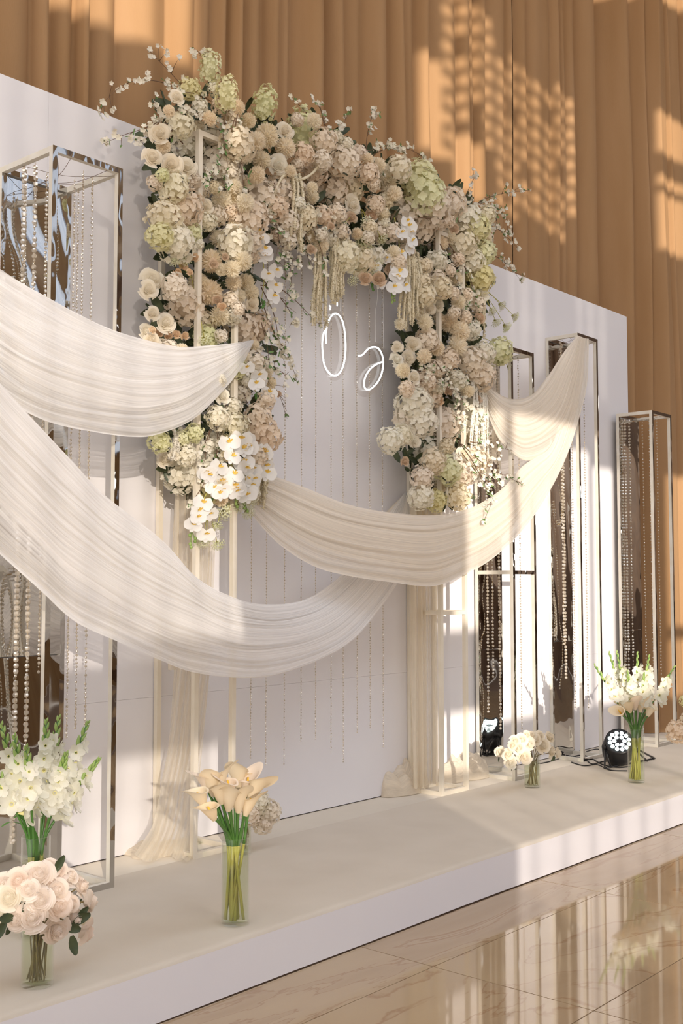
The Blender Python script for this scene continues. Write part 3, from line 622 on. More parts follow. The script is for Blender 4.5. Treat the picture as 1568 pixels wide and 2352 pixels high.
# (px, py, radius px, kind[, forward])
BL = {'left': [(482,158,24,'hc'),(520,218,24,'hc'),(606,245,28,'hc',.03),(367,307,23,'rw'),(350,362,23,'rw'),(393,378,25,'rw'),(430,384,23,'rw'),(412,287,32,'hw'),(432,335,34,'hw'),(490,320,38,'hw'),(505,385,52,'hw',.04),(545,330,38,'hw'),
 (562,358,20,'m',.05),(588,325,22,'m'),(600,368,22,'m',.05),(612,312,28,'m'),(590,402,20,'m'),(398,430,34,'hw'),(420,478,44,'hb'),(376,500,38,'hw'),(508,462,24,'m',.05),(536,455,24,'m',.05),(562,466,22,'m'),(596,455,44,'hb'),(572,505,42,'hb'),(405,560,40,'hw'),(368,545,30,'hg'),
 (448,592,12,'rp',.04),(421,610,13,'rp',.04),(408,628,14,'rp',.04),(395,642,13,'rp',.04),(436,625,10,'rp'),(484,600,27,'m',.07),(481,672,30,'m',.06),(455,650,24,'m',.02),(500,548,20,'m',.03),(532,618,20,'m'),(558,600,22,'m'),(563,650,22,'m',.03),(545,682,20,'m',.04),(575,672,20,'m',.05),(490,606,14,'rt'),(517,590,10,'rt'),
 (350,643,27,'rw'),(342,665,22,'rw'),(425,702,44,'hb',.03),(400,660,30,'hw'),(468,740,28,'hw'),(473,776,28,'hg',.03),(350,758,11,'rp'),(366,764,13,'rp',.03),(386,771,12,'rp',.03),(405,768,12,'rp',.03),(425,772,12,'rp',.03),(382,742,22,'rw'),(337,762,20,'rw'),(348,782,20,'rw'),(503,725,24,'m'),(500,690,14,'rt'),(510,705,12,'rp'),
 (556,762,40,'hb',.03),(592,750,32,'hb',.03),(540,560,38,'hw'),(575,560,28,'hw'),(615,855,13,'m',.05),(620,880,15,'m',.05),(640,905,9,'rt'),(585,835,26,'hw'),(545,900,28,'hw',.03),(565,870,22,'hw'),(598,1000,44,'hb'),(592,960,30,'hb'),(366,1015,24,'hg'),(378,1055,20,'rw',.02),(415,1093,38,'hw',.02),(452,1100,26,'hw'),(590,1050,26,'hb'),(540,980,30,'hw'),(500,960,26,'hw'),(490,1020,34,'hw'),(470,1060,28,'hw')],
 'beam': [(690,312,36,'hc',.02),(742,325,30,'hb'),(718,395,33,'hb',.02),(764,440,38,'hb',.02),(790,372,34,'hb'),(802,440,30,'hw',.02),(655,340,24,'m'),(640,380,24,'rw'),(655,300,20,'rw'),(880,405,21,'m',.02),(892,432,21,'m',.02),(906,445,18,'m'),(960,415,44,'hg'),(975,450,46,'hg'),(930,490,42,'hb',.02),(962,522,40,'hb',.02),(992,482,44,'hw'),(1030,470,40,'hb'),
 (790,590,34,'hw'),(828,600,32,'hw'),(860,590,26,'hw'),(640,445,38,'hb'),(630,480,30,'hb'),(1028,545,20,'m',.02),(1012,560,18,'m',.02),(1090,522,34,'hg'),(1108,580,30,'hg'),(1060,560,34,'hw'),(1070,500,34,'hw'),(838,640,18,'rt'),(870,640,20,'rt'),(760,520,11,'rt'),(810,470,22,'rw'),(845,400,24,'hb'),(740,370,22,'hw'),(700,500,28,'hw'),(740,500,26,'hb')],
 'right': [(1100,640,34,'hg'),(1085,600,28,'hw'),(985,710,16,'rw',.03),(1006,703,15,'rw',.03),(974,678,26,'hw'),(1012,662,26,'hw'),(1030,742,22,'m',.03),(1056,762,24,'m'),(980,782,28,'hb'),(1048,795,26,'m'),(948,791,20,'rw',.04),(912,797,14,'rw',.02),(911,826,18,'rw',.02),(938,822,18,'rw',.03),(1082,832,35,'hb'),(1104,865,32,'hb'),(1110,812,26,'hw'),(1146,808,30,'hg'),(990,912,24,'hb',.02),(1010,920,12,'rp',.03),
 (948,932,40,'hw'),(938,962,34,'hw'),(965,968,36,'hw'),(1012,978,44,'hw',.03),(1062,950,48,'hw',.03),(1082,1000,36,'hw',.03),(896,1012,28,'hw'),(922,1000,24,'hw'),(980,1042,38,'hw'),(968,1098,26,'hw'),(995,1060,28,'hw'),(965,1142,28,'hw'),(1028,1080,30,'hg'),(1062,1085,30,'hw'),(1050,1140,28,'hw'),(1000,1150,24,'hg'),(930,1060,13,'rt'),(918,745,14,'m'),(975,740,20,'m')]}
BL['left'] += [(530,268,20,'hw',.06),(540,300,18,'m',.07),(535,345,24,'hw',.06),(528,395,22,'hw',.06),(538,432,20,'m',.07),(530,490,18,'hb',.06),(536,525,19,'m',.06),(530,572,20,'hw',.07),(536,648,20,'m',.07),(528,690,18,'hb',.07),(536,728,18,'hw',.07),(532,820,14,'hw',.05),(536,935,20,'hw',.06),(532,1165,16,'hg',.02),(456,560,12,'hw',.05),(459,245,18,'hw',.06)]
BL['right'] += [(1003,600,24,'hw',.06),(1002,640,20,'hb',.06),(1003,800,18,'m',.06),(1000,850,22,'hb',.05),(1004,890,18,'hw',.05),(1092,700,20,'hb',.05),(1080,760,22,'hw',.05)]
posts_px = [(462, 200, 1240), (1002, 560, 1180)]
def put_bloom(g, px, py, rp_, kind, fwd=0.0, back=0.0):
    P = at(px, py, -.2); r = rp_*mpp(P)*1.08
    y = -.235+r*.9-fwd+back
    near = False
    if fwd == 0: y -= R.uniform(.06, .13)+(.05 if 505 < px < 565 and py < 760 else 0)
    for qx, a, b_ in posts_px:
        if fwd == 0 and R.random() < .7 and abs(px-qx) < rp_*.9 and a < py < b_: y = max(y, -.235+r)
    y = min(y, -.012-r*(1.12 if kind != 'hc' else 1.2)); P = at(px, py, y)
    d = Vector((R.uniform(-.9, .25), -1.0, R.uniform(-.35, .35)))
    if kind[0] == 'r': d = Vector((R.uniform(-.9, -.1), -1, R.uniform(-.25, .3)))
    if kind == 'hc': d = Vector((.15*math.sin(px), -.25, 1))
    me = R.choice(MH[kind]); link(KN[kind], me, g, aim(P, d, r), KL.get(kind))
taken = []
for k, lst in BL.items():
    for q in lst:
        put_bloom(GAR[k], *q[:4], fwd=q[4] if len(q) > 4 else 0); taken.append((q[0], q[1], q[2]))
fill = {'left': ['hw', 'hw', 'hb', 'm', 'hg', 'rw'], 'beam': ['hb', 'hw', 'hb', 'm', 'rt', 'hw'], 'right': ['hb', 'hw', 'm', 'rw', 'hb', 'rt']}
for k, poly in POLY.items():
    xs_ = [p[0] for p in poly]; ys_ = [p[1] for p in poly]; n = 0; tries = 0
    while tries < 1500 and n < 66:
        tries += 1; x = R.uniform(min(xs_), max(xs_)); y = R.uniform(min(ys_), max(ys_)); r = R.choice([13, 16, 19, 22, 26])
        if not inpoly((x, y), poly) or any((x-a)**2+(y-b)**2 < (.72*(r+c))**2 for a, b, c in taken): continue
        kd = R.choice(fill[k]); rr = r if kd[0] == 'h' else min(r, 16)
        put_bloom(GAR[k], x, y, rr*1.1, kd, 0, .015); taken.append((x, y, rr)); n += 1
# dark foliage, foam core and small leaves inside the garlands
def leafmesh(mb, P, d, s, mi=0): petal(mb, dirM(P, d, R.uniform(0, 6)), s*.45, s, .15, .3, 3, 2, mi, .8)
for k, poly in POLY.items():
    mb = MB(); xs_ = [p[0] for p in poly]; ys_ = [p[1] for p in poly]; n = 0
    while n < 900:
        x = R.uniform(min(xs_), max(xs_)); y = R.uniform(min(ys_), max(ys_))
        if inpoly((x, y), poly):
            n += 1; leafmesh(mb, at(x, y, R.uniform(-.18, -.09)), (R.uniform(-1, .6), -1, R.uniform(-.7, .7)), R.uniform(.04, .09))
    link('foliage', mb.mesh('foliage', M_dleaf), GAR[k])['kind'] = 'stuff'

# ------------------------------------------------------------------ blossom branches
def branch(lab, pts, y, dens=1.0, leaves=.5, ys=None, bl=.011, group='thin blossoming branches in the arch flowers', twigs=1.0, rad=.0028):
    P = [at(a, b, (y if ys is None else y+(ys-y)*i/(len(pts)-1))) for i, (a, b) in enumerate(pts)]; sp = spline(P, 26)
    L_ = sum((a-b).length for a, b in zip(sp, sp[1:]))
    root = thing('blossom_branch', lab, 'branch', P[0], group)
    tw = MB(); tw.tube(sp, [rad*(1-.75*i/25) for i in range(26)], 5)
    fl = MB(); lf = MB(); n = int(L_*46*twigs)
    ends = []
    for i in range(n):
        k = R.randint(3, 24); A = sp[k]; dr = (sp[k+1]-sp[k-1]).normalized() if k < 25 else Vector((0, 0, 1))
        if R.random() < .45:
            side = (dr+Vector((R.uniform(-.9, .9), R.uniform(-.7, .4), R.uniform(-.9, .9)))).normalized(); B = A+side*R.uniform(.02, .065)
            tw.tube([A, A.lerp(B, .5)+Vector((0, 0, .003)), B], [rad*.5, rad*.4, rad*.2], 4)
        else: B = A+Vector((R.uniform(-.008, .008), R.uniform(-.01, .004), R.uniform(-.008, .008)))
        ends.append(B)
    for B in ends+[sp[-1]]:
        if R.random() < dens:
            for _ in range(R.choice([1, 2, 2, 3])):
                Q = B+Vector((R.uniform(-.012, .012), R.uniform(-.012, .006), R.uniform(-.012, .012))); d = Vector((R.uniform(-1, .5), -1, R.uniform(-.6, .8))).normalized(); s = bl*R.uniform(.7, 1.15); s0 = R.uniform(0, 6)
                for e in range(5): petal(fl, dirM(Q, d, s0+e*1.257), s*1.0, s*1.1, .35, .3, 2, 2, 0, .45)
        if R.random() < leaves:
            for _ in range(2): leafmesh(lf, B, (R.uniform(-1, 1), -1, R.uniform(-.6, 1)), R.uniform(.014, .024))
    link('twig', tw.mesh('twig', M_twig), root)
    if fl.v: link('blossoms', fl.mesh('blossoms', M_blos), root)['kind'] = 'stuff'
    if lf.v: link('leaves', lf.mesh('leaves', M_leaf), root)['kind'] = 'stuff'
    return root
BR = [
 ('long branch arching out to the left above the backdrop edge, top left of the arch', [(455,240),(400,200),(345,184),(295,190),(258,215),(228,248)], -.2, 1, .3),
 ('bare-tipped branch rising left against the tan drape above the left column', [(470,260),(425,205),(385,160),(341,116)], -.2, .7, .2),
 ('branch reaching down left in front of the backdrop top edge', [(440,240),(390,262),(345,290),(290,308),(236,331)], -.22, .6, .3),
 ('short branch below the left top branches, ending over the backdrop', [(440,270),(390,290),(350,312),(316,327)], -.2, .5, .3),
 ('branch curling over the upright green hydrangea at the very top', [(520,250),(510,190),(490,150),(468,128),(442,132)], -.24, .9, .5),
 ('dense blossoming branch over the top left corner of the arch', [(560,330),(530,270),(480,230),(430,212),(390,225)], -.25, 1, .5),
 ('blossoming branch across the head of the left column', [(570,300),(520,285),(460,262),(410,255),(365,262)], -.26, 1, .4),
 ('blossoming branch climbing the left edge of the arch top', [(420,330),(395,300),(372,268),(352,240)], -.22, 1, .4),
 ('leafy branch hanging over the pale hydrangea, left of two', [(540,270),(520,330),(492,392),(470,420)], -.30, .4, 1),
 ('leafy branch hanging over the pale hydrangea, right of two', [(520,250),(512,310),(522,380),(505,432)], -.31, .3, 1),
 ('leafy branch trailing over the big white hydrangea to its right', [(545,262),(540,310),(552,370),(560,440)], -.30, .4, .9),
 ('long bare branch reaching to the neon oval from the left column', [(598,655),(640,662),(680,692),(712,725),(745,757)], -.24, .4, .6),
 ('blossoming branch below the long bare one beside the left column', [(600,640),(640,680),(665,715),(680,748)], -.22, .6, .8),
 ('long branch slanting down right to the crystal strands from the left column', [(600,690),(632,770),(655,805),(672,845),(683,880)], -.24, .6, .7),
 ('drooping branch by the tulle gather on the left column', [(605,730),(622,790),(632,850)], -.24, .6, .8),
 ('short drooping leafy branch by the tulle gather', [(600,740),(612,790),(618,828)], -.26, .5, 1),
 ('drooping blossoming branch right of the white orchids', [(600,660),(628,720),(640,780),(655,842)], -.22, .9, .7),
 ('thin green branch hanging left of the amaranth, first', [(640,520),(650,570),(655,640)], -.24, .6, .9),
 ('thin green branch hanging left of the amaranth, second', [(655,520),(666,600),(670,672)], -.24, .3, 1),
 ('blossoming branch hanging over the beam beside the left column', [(630,420),(622,480),(640,540),(632,600)], -.26, 1, .8),
 ('blossoming branch hanging inside the arch below the beam, left', [(670,440),(668,500),(690,550),(680,600)], -.26, 1, .8),
 ('blossoming branch hanging inside the arch below the beam, middle', [(700,450),(712,500),(700,550),(712,610)], -.26, 1, .6),
 ('thin dark branch hanging down to the cream amaranth', [(700,470),(725,540),(742,590),(745,630)], -.28, .4, .5),
 ('blossoming branch over the beam amaranth', [(660,470),(720,490),(760,525),(790,550)], -.27, 1, .5),
 ('branch rising over the beam, leaning left', [(722,300),(705,262),(685,240),(665,225)], -.18, .8, .7),
 ('branch fanning up from the beam beside it', [(770,320),(745,285),(735,250),(716,226)], -.18, .8, .6),
 ('upright branch with white tips over the beam', [(772,330),(780,300),(795,272),(800,255)], -.18, 1, .6),
 ('thin upright branch alone against the drape above the beam', [(840,345),(843,312),(850,280),(855,255)], -.16, .9, .7),
 ('branch arching right over the beam towards the sunny drape', [(850,360),(890,340),(935,342),(965,356),(985,373)], -.18, .9, .4),
 ('blossoming branch lying on the beam crest', [(800,350),(850,345),(890,335),(925,345)], -.2, 1, .4),
 ('dense blossoming branch in the middle of the beam', [(850,450),(862,400),(850,370),(820,350)], -.24, 1, .5),
 ('branch rising steeply at the right end of the beam', [(1040,500),(1062,462),(1078,430),(1092,402)], -.18, .9, .4),
 ('long branch reaching right across the dark slit of the drape', [(1060,510),(1100,465),(1150,445),(1215,437)], -.18, .6, .3),
 ('branch curving right and down from the arch corner', [(1090,490),(1130,470),(1160,500),(1170,540)], -.19, .9, .7),
 ('blossom tip branch at the right corner, pointing at the drape slit', [(1100,520),(1140,525),(1165,545),(1188,570)], -.2, .9, .3),
 ('low branch crossing onto the backdrop right of the arch', [(1100,570),(1140,590),(1170,612),(1196,645)], -.2, .8, .4),
 ('blossoming branch at the right shoulder of the arch', [(1080,600),(1120,560),(1140,520),(1135,480)], -.22, 1, .5),
 ('thick stem sticking out right through the shoulder flowers', [(960,500),(1000,502),(1050,506),(1090,520)], -.26, .2, .1),
 ('leafy blossoming branch down the right column head', [(1010,560),(1040,620),(1062,680),(1075,740)], -.25, 1, .9),
 ('leafy branch beside it on the right column', [(1030,560),(1070,620),(1090,680),(1095,760)], -.24, .8, .9),
 ('blossoming branch across the middle of the right column', [(945,860),(990,845),(1040,862),(1085,900)], -.26, 1, .5),
 ('second blossoming branch across the middle of the right column', [(935,885),(985,875),(1040,895),(1080,940)], -.26, 1, .5),
 ('blossoming branch falling down the right column middle', [(1000,830),(1030,880),(1050,930),(1060,985)], -.26, 1, .7),
 ('leafy branch falling beside the right swag', [(1060,860),(1085,910),(1098,960),(1100,1010)], -.25, .8, .9),
 ('long bare twig over the swag at the lower right, reaching farthest', [(1060,1020),(1110,1065),(1160,1093),(1205,1115)], -.34, .5, .3),
 ('leafy twig hanging over the swag edge, left of the far-reaching one', [(1050,1010),(1085,1060),(1110,1110),(1128,1150),(1112,1192)], -.40, .5, .7),
 ('short straight twig pointing right below the short swag', [(1080,1015),(1120,1022),(1165,1033)], -.28, .4, .2),
 ('leafy blossoming twig in the sun at the right column foot', [(1060,1040),(1090,1080),(1120,1105),(1150,1110)], -.3, .9, .9),
 ('white blossoming branch hanging in the sun below the upper left swag', [(520,930),(498,970),(500,1020),(492,1070)], -.26, 1, .6),
 ('second sunlit blossoming branch below the upper left swag', [(500,950),(478,1000),(470,1060),(462,1100)], -.26, 1, .5),
 ('brown twig among the lower orchids on the left column', [(500,1040),(480,1090),(450,1140),(434,1160)], -.27, .5, .3),
 ('dark twig fan reaching right under the gather of the left swag', [(560,800),(600,820),(640,850),(668,868)], -.24, .1, .1),
 ('lower twig fan reaching right on the left column', [(570,830),(610,870),(640,905),(655,950)], -.24, .2, .3),
 ('dark hanging stem in the lower left column', [(555,820),(560,900),(575,950),(562,1010)], -.24, .1, .1),
]
for b_ in BR: branch(b_[0], b_[1], b_[2]-.02, b_[3], b_[4])
# ------------------------------------------------------------------ orchid sprays
def orchid_spray(lab, pts, y, n, s, buds=3):
    sp = spline([at(a, b, y) for a, b in pts], 30); root = thing('orchid_spray', lab, 'orchid', sp[0], 'white orchid sprays on the arch')
    mb = MB(); mb.tube(sp, [.003*(1-.5*i/29) for i in range(30)], 5); link('stem', mb.mesh('stem', M_stemy), root)
    for i in range(n):
        k = int(2+25*i/max(1, n-1)); P = sp[k]+Vector((R.choice([-1, 1])*s*.75, -.035-R.uniform(0, .02), R.uniform(-.01, .01)))
        link('blossom', ORCH, root, aim(P, (R.uniform(-.8, .0), -1, R.uniform(-.5, .2)), s*R.uniform(.88, 1.08), None if False else R.uniform(-.4, .4)))
    mb = MB(); e = sp[-1]
    for q in range(buds):
        c = e+Vector((R.uniform(-.02, .02), -.01, -.012*q-.008)); mb.tube([e+Vector((0, 0, .01)), c], .0012, 4); mb.lathe([(0, -.010), (.006, -.005), (.007, .002), (0, .009)], 8, 0, c)
    link('buds', mb.mesh('buds', M_stem if buds < 4 else M_bud), root)
orchid_spray('white orchid spray hanging down the right side of the left column head', [(585,530),(598,570),(605,610),(606,650),(600,690)], -.27, 8, .043)
orchid_spray('long white orchid spray at the right end of the beam, over the amaranth', [(905,500),(915,540),(915,590),(905,640),(898,675)], -.27, 13, .048, 4)
orchid_spray('small white orchid spray hanging from the beam, left of the long one', [(865,590),(858,620),(848,650)], -.25, 3, .042)
orchid_spray('white orchid spray in the big lower left cluster, left of two', [(520,1000),(528,1050),(535,1100),(540,1140)], -.28, 11, .050, 4)
orchid_spray('white orchid spray in the big lower left cluster, right of two', [(560,1010),(575,1050),(578,1100),(560,1150)], -.28, 12, .050, 4)
orchid_spray('white orchid spray drooping lowest at the foot of the left flower column', [(480,1120),(462,1160),(448,1195),(440,1225)], -.29, 8, .045, 5)
orchid_spray('pair of orchids beside the tulle gather, mid left column', [(560,850),(575,880),(590,905)], -.27, 5, .042)
orchid_spray('sunlit orchid spray left of the lower left cluster', [(470,1070),(478,1100),(490,1130)], -.27, 6, .045)
# ------------------------------------------------------------------ amaranth tassels
def amaranth(lab, x0, x1, y0, y1, yy, n, mat=M_amar, r=.0075, spread=0):
    root = thing('amaranth_tassel', lab, 'amaranth', at((x0+x1)/2, y0, yy), 'hanging amaranth tassels')
    n = int(n*1.35)
    for i in range(n):
        a = (i+.5)/n; px = x0+(x1-x0)*a+R.uniform(-3, 3); top = at((x0+x1)/2+(px-(x0+x1)/2)*.65, y0+R.uniform(-6, 10), yy+R.uniform(-.02, .02)); end = at(px+R.uniform(-4, 4), y1-abs(R.gauss(0, .16))*(y1-y0), yy-.01+R.uniform(-.03, .02))
        k = 34; sp = spline([top, top.lerp(end, .33)+Vector((R.uniform(-.008, .008), -.012, .01)), top.lerp(end, .7)+Vector((R.uniform(-.008, .008), 0, 0)), end], k)
        mb = MB(); mb.tube(sp, [r*(.65+.45*R.random())*(1-.55*(j/k)**3) for j in range(k)], 6)
        for j in range(k*3):
            c = sp[R.randint(0, k-2)]; a_ = R.uniform(0, 6.28); q = c+Vector((math.cos(a_)*r, math.sin(a_)*r, R.uniform(-.005, .005))); s = r*.55
            mb.add([q+Vector((s, 0, 0)), q+Vector((-s*.5, s*.8, 0)), q+Vector((-s*.5, -s*.8, 0)), q+Vector((0, 0, s)), q+Vector((0, 0, -s))], [(0, 1, 3), (1, 2, 3), (2, 0, 3), (1, 0, 4), (2, 1, 4), (0, 2, 4)])
        link('strand', mb.mesh('strand', mat), root)
amaranth('short cream amaranth tassel looping over the beam near the left column', 664, 694, 400, 585, -.29, 6)
amaranth('cream amaranth tassel under the beam, left of the wide pair', 712, 752, 560, 755, -.25, 11)
amaranth('cream amaranth tassel under the beam, right of the wide pair', 754, 788, 545, 705, -.27, 10)
amaranth('cream amaranth tassel hanging left of the right column head', 912, 970, 585, 760, -.27, 14)
amaranth('thin cream amaranth tassel high on the right side of the right column', 1098, 1118, 620, 790, -.2, 4)
amaranth('white amaranth tassel falling through the sunlit lower right column', 1075, 1120, 880, 1110, -.26, 9, M_amarw)
amaranth('white amaranth tassel low in the sunlit right column, next to the post', 1020, 1062, 1040, 1170, -.25, 4, M_amarw)
amaranth('short white amaranth tassel peeping out under the upper left swag', 385, 450, 985, 1060, -.27, 7, M_amarw, .007)
amaranth('cream amaranth tassel down the right side of the lower left cluster', 590, 618, 1010, 1170, -.2, 8)
m_ = [(622, 470), (650, 405), (690, 412), (720, 395), (735, 370)]
root = thing('amaranth_loop', 'single cream amaranth rope looping over the beam flowers', 'amaranth', at(650, 410, -.3)); mb = MB(); sp = spline([at(a, b, -.29) for a, b in m_], 40); mb.tube(sp, [.006*(.7+.5*R.random()) for _ in sp], 6); link('strand', mb.mesh('strand', M_amar), root)
# ------------------------------------------------------------------ umbel sprays
def umbels(lab, base, heads, y):
    root = thing('umbel_spray', lab, 'umbel flower', at(*base, y+.03), 'green white umbel sprays')
    for (hx, hy, hr) in heads:
        P = at(hx, hy, y-.02); A = at(*base, y+.04); r = hr*mpp(P); dn = (P-A).normalized(); mb = MB(); mb.tube(spline([A, A.lerp(P, .5)+Vector((0, 0, .01)), P-dn*r*.6], 8), .0017, 4)
        link('stem', mb.mesh('stem', M_stemy), root); link('umbel', R.choice(MH['u']), root, aim(P, (dn+Vector((-.3, -.5, 0))).normalized(), r))
umbels('umbel spray leaning right over the backdrop, off the right column', (1098, 655), [(1130,715,14),(1153,702,14),(1140,741,14),(1163,752,15),(1183,728,14)], -.22)
umbels('umbel spray beside the short swag on the right column', (1095, 770), [(1150,830,14),(1158,805,14),(1170,845,10)], -.24)
umbels('umbel spray hanging inside the beam, left of the orchids', (830, 480), [(842,510,16),(838,560,24),(878,550,17),(785,520,16)], -.26)
umbels('umbel spray hanging lowest from the beam', (825, 560), [(830,610,18),(858,622,18),(810,645,14),(870,605,14)], -.26)
umbels('umbel spray at the right foot of the left flower cluster', (530, 1110), [(512,1180,22),(550,1165,20),(575,1155,22),(570,1180,18),(498,1208,14)], -.25)
umbels('pair of umbels hanging lowest under the left column', (478, 1170), [(474,1232,20),(500,1252,18),(466,1248,16)], -.27)
umbels('umbel cluster in the left column by the peach roses', (440, 640), [(425,600,14),(400,600,14),(470,782,18)], -.26)

# ------------------------------------------------------------------ neon sign in two pieces
def neon(lab, path, plate, y, extra=(), lines=()):
    c = at(*plate[0], y); root = thing('neon_sign', lab, 'neon sign', c, 'white neon letters hung in the arch')
    mb = MB(); mb.tube(spline([at(a, b, y-.012) for a, b in path], 90), .0035, 8); link('neon_tube', mb.mesh('neon_tube', M_neon), root)
    for k, e in enumerate(extra):
        mb = MB(); mb.tube([at(a, b, y-.010) for a, b in e], .0028, 6); link('neon_end', mb.mesh('neon_end', M_neon), root)
    (cx_, cy_), rx, ry, tl_ = plate; mb = MB(); n = 48; ring = []
    for k in range(n):
        a = 2*PI*k/n; u, v = rx*math.cos(a), ry*math.sin(a); ring.append((cx_+u*math.cos(tl_)-v*math.sin(tl_), cy_+u*math.sin(tl_)+v*math.cos(tl_)))
    A = [at(a, b, y) for a, b in ring]; B = [p+Vector((0, .005, 0)) for p in A]
    mb.add(A+B, [tuple(range(n)), tuple(range(n, 2*n))[::-1]]+[(k, (k+1) % n, n+(k+1) % n, n+k) for k in range(n)]); link('acrylic_plate', mb.mesh('acrylic_plate', M_acryl, False), root)
    for l in lines:
        mb = MB(); mb.tube(spline([at(a, b, y) for a, b in l], 16), .0009, 4); link('hanging_cord', mb.mesh('hanging_cord', M_nwhite), root)
neon('white neon letter O, the taller left piece of the hanging sign',
     [(749,788),(748,768),(752,745),(760,727),(770,720),(781,727),(789,748),(793,782),(792,820),(784,850),(770,863),(755,856),(744,835),(740,800),(741,775),(746,757)], ((769, 793), 33, 82, 0), -.2,
     [[(756,702),(759,704),(758,711)],[(774,695),(774,703)]], [[(757,714),(756,690),(757,640)],[(781,714),(782,680),(784,600)]])
neon('white neon curl like a letter a, the smaller right piece of the sign',
     [(823,817),(832,815),(845,802),(857,797),(868,800),(876,812),(880,830),(877,855),(868,876),(853,892),(842,895),(836,886),(838,868),(848,850),(862,838),(878,831)], ((852, 850), 34, 64, .30), -.2,
     [], [[(864,640),(867,680),(862,720),(862,785)],[(879,600),(880,700),(881,800)]])

# ------------------------------------------------------------------ vases and bouquets
def vase(lab, px, py, r, h, wl, group='clear cylinder vases on the stage'):
    P = atz(px, py); P.z = SZ; root = thing('glass_vase', lab, 'vase', P, group); mb = MB()
    prof = [(0, .001), (r*.92, .001), (r, .006), (r, h*.5), (r, h-.003), (r-.0012, h), (r-.003, h-.003), (r-.003, .014), (0, .012)]
    mb.lathe(prof, 40, 0, P); link('body', mb.mesh('body', M_glass), root)
    mb = MB(); mb.lathe([(0, .014), (r-.0035, .014), (r-.0035, wl), (0, wl)], 32, 0, P); link('water', mb.mesh('water', M_water), root)
    return P
def stem_tube(mb, P, r, wl, head, rad, k=0, mid=None):
    a = R.uniform(0, 2*PI); rr = r*R.uniform(.2, .78)
    b0 = P+Vector((rr*math.cos(a), rr*math.sin(a), .018)); dn = (head-P); ex = Vector((dn.x, dn.y, 0)); q = r*.62
    ex = ex.normalized()*min(q, ex.length*.9) if ex.length > 1e-6 else ex
    rim = P+ex+Vector((0, 0, mid)); sp = spline([b0, b0.lerp(rim, .55), rim, rim.lerp(head, .5)+Vector((0, 0, .01)), head], 18)
    i = max(2, min(15, next((j for j, p in enumerate(sp) if p.z > P.z+wl), 8)))
    mb.tube(sp[:i+1], rad, 7, 1); mb.tube(sp[i:], [rad*(1-.1*j/18) for j in range(18-i)], 7, 0); return sp
def calla_mesh(mat, seed, L_=1.0):
    mb = MB(); RS = random.Random(seed); tw = RS.uniform(-.3, .3)
    def fn(a, h):
        th = (a-.5)*2*PI*1.04; c = (1+math.cos(th))/2; top = .66+.50*c**2.2-.10*c*(1-c)
        hh = h*top; fl = max(0, h-.42)/.58
        r = .08+.17*math.sin(min(1, h*1.1)*PI/2)+.20*fl**2.4*(.5+.8*c)+(.012*a)
        z = hh-.20*fl**5*(1.1-.8*c)
        ru = .02*math.sin(th*3+seed)*fl
        return (r*math.cos(th+tw*h), r*math.sin(th+tw*h)*(1-.12*fl), z+ru)
    mb.grid(fn, 28, 12); return mb.mesh('spathe', mat)
CAL = [calla_mesh(M_calla, s) for s in (1, 2, 3)]+[calla_mesh(M_callar, 4)]
mb = MB(); mb.tube([(0, 0, .12), (.01, 0, .35), (.02, 0, .62)], [.035, .055, .03], 8); SPAD = mb.mesh('spadix', M_spadix)
def callas(P, r, wl, h, lst, size, where, group, yspread=.06, rad=.0052, towards=.12):
    order = sorted(range(len(lst)), key=lambda i: lst[i][1][0]); n = len(lst)
    for rank, i in enumerate(order):
        (bx, by), (mx_, my_), fr = lst[i]; yb = P.y+fr*yspread
        B = at(bx, by, yb); Mo = at(mx_, my_, yb-towards*size*(1 if fr < 0 else .3)); d = (Mo-B).normalized(); 
        root = thing('calla_lily', 'cream calla lily, %s from the left %s' % (ordinal(rank), where), 'calla lily', B, group)
        spt = link('spathe', CAL[i % 4], root, aim(B, d, size*R.uniform(.94, 1.08), R.uniform(-2.4, -.7))); link('spadix', SPAD, spt, aim(B, d, size))
        mb = MB(); stem_tube(mb, P, r, wl, B+d*.01, rad, mid=h); link('stem', mb.mesh('stem', [M_stem, M_stemy]), root)
P = vase('tall clear vase of callas standing alone at the front edge of the stage', 540, 2122, .047, .283, .255)
callas(P, .047, .255, .27, [((468,1850),(443,1798),-.6),((492,1882),(470,1842),-1.2),((490,1828),(484,1780),.2),((478,1818),(466,1782),.6),((508,1846),(505,1815),-1),((524,1862),(526,1832),-1.2),((503,1816),(508,1778),0),((528,1828),(522,1792),-.4),((547,1866),(549,1828),-1.3),((563,1874),(573,1843),-1.4),((548,1812),(545,1776),.6),((566,1826),(570,1788),.2),((572,1838),(590,1806),-.4),((536,1806),(556,1772),.9)],
      .096, 'in the vase at the stage edge', 'cream callas in the front vase')
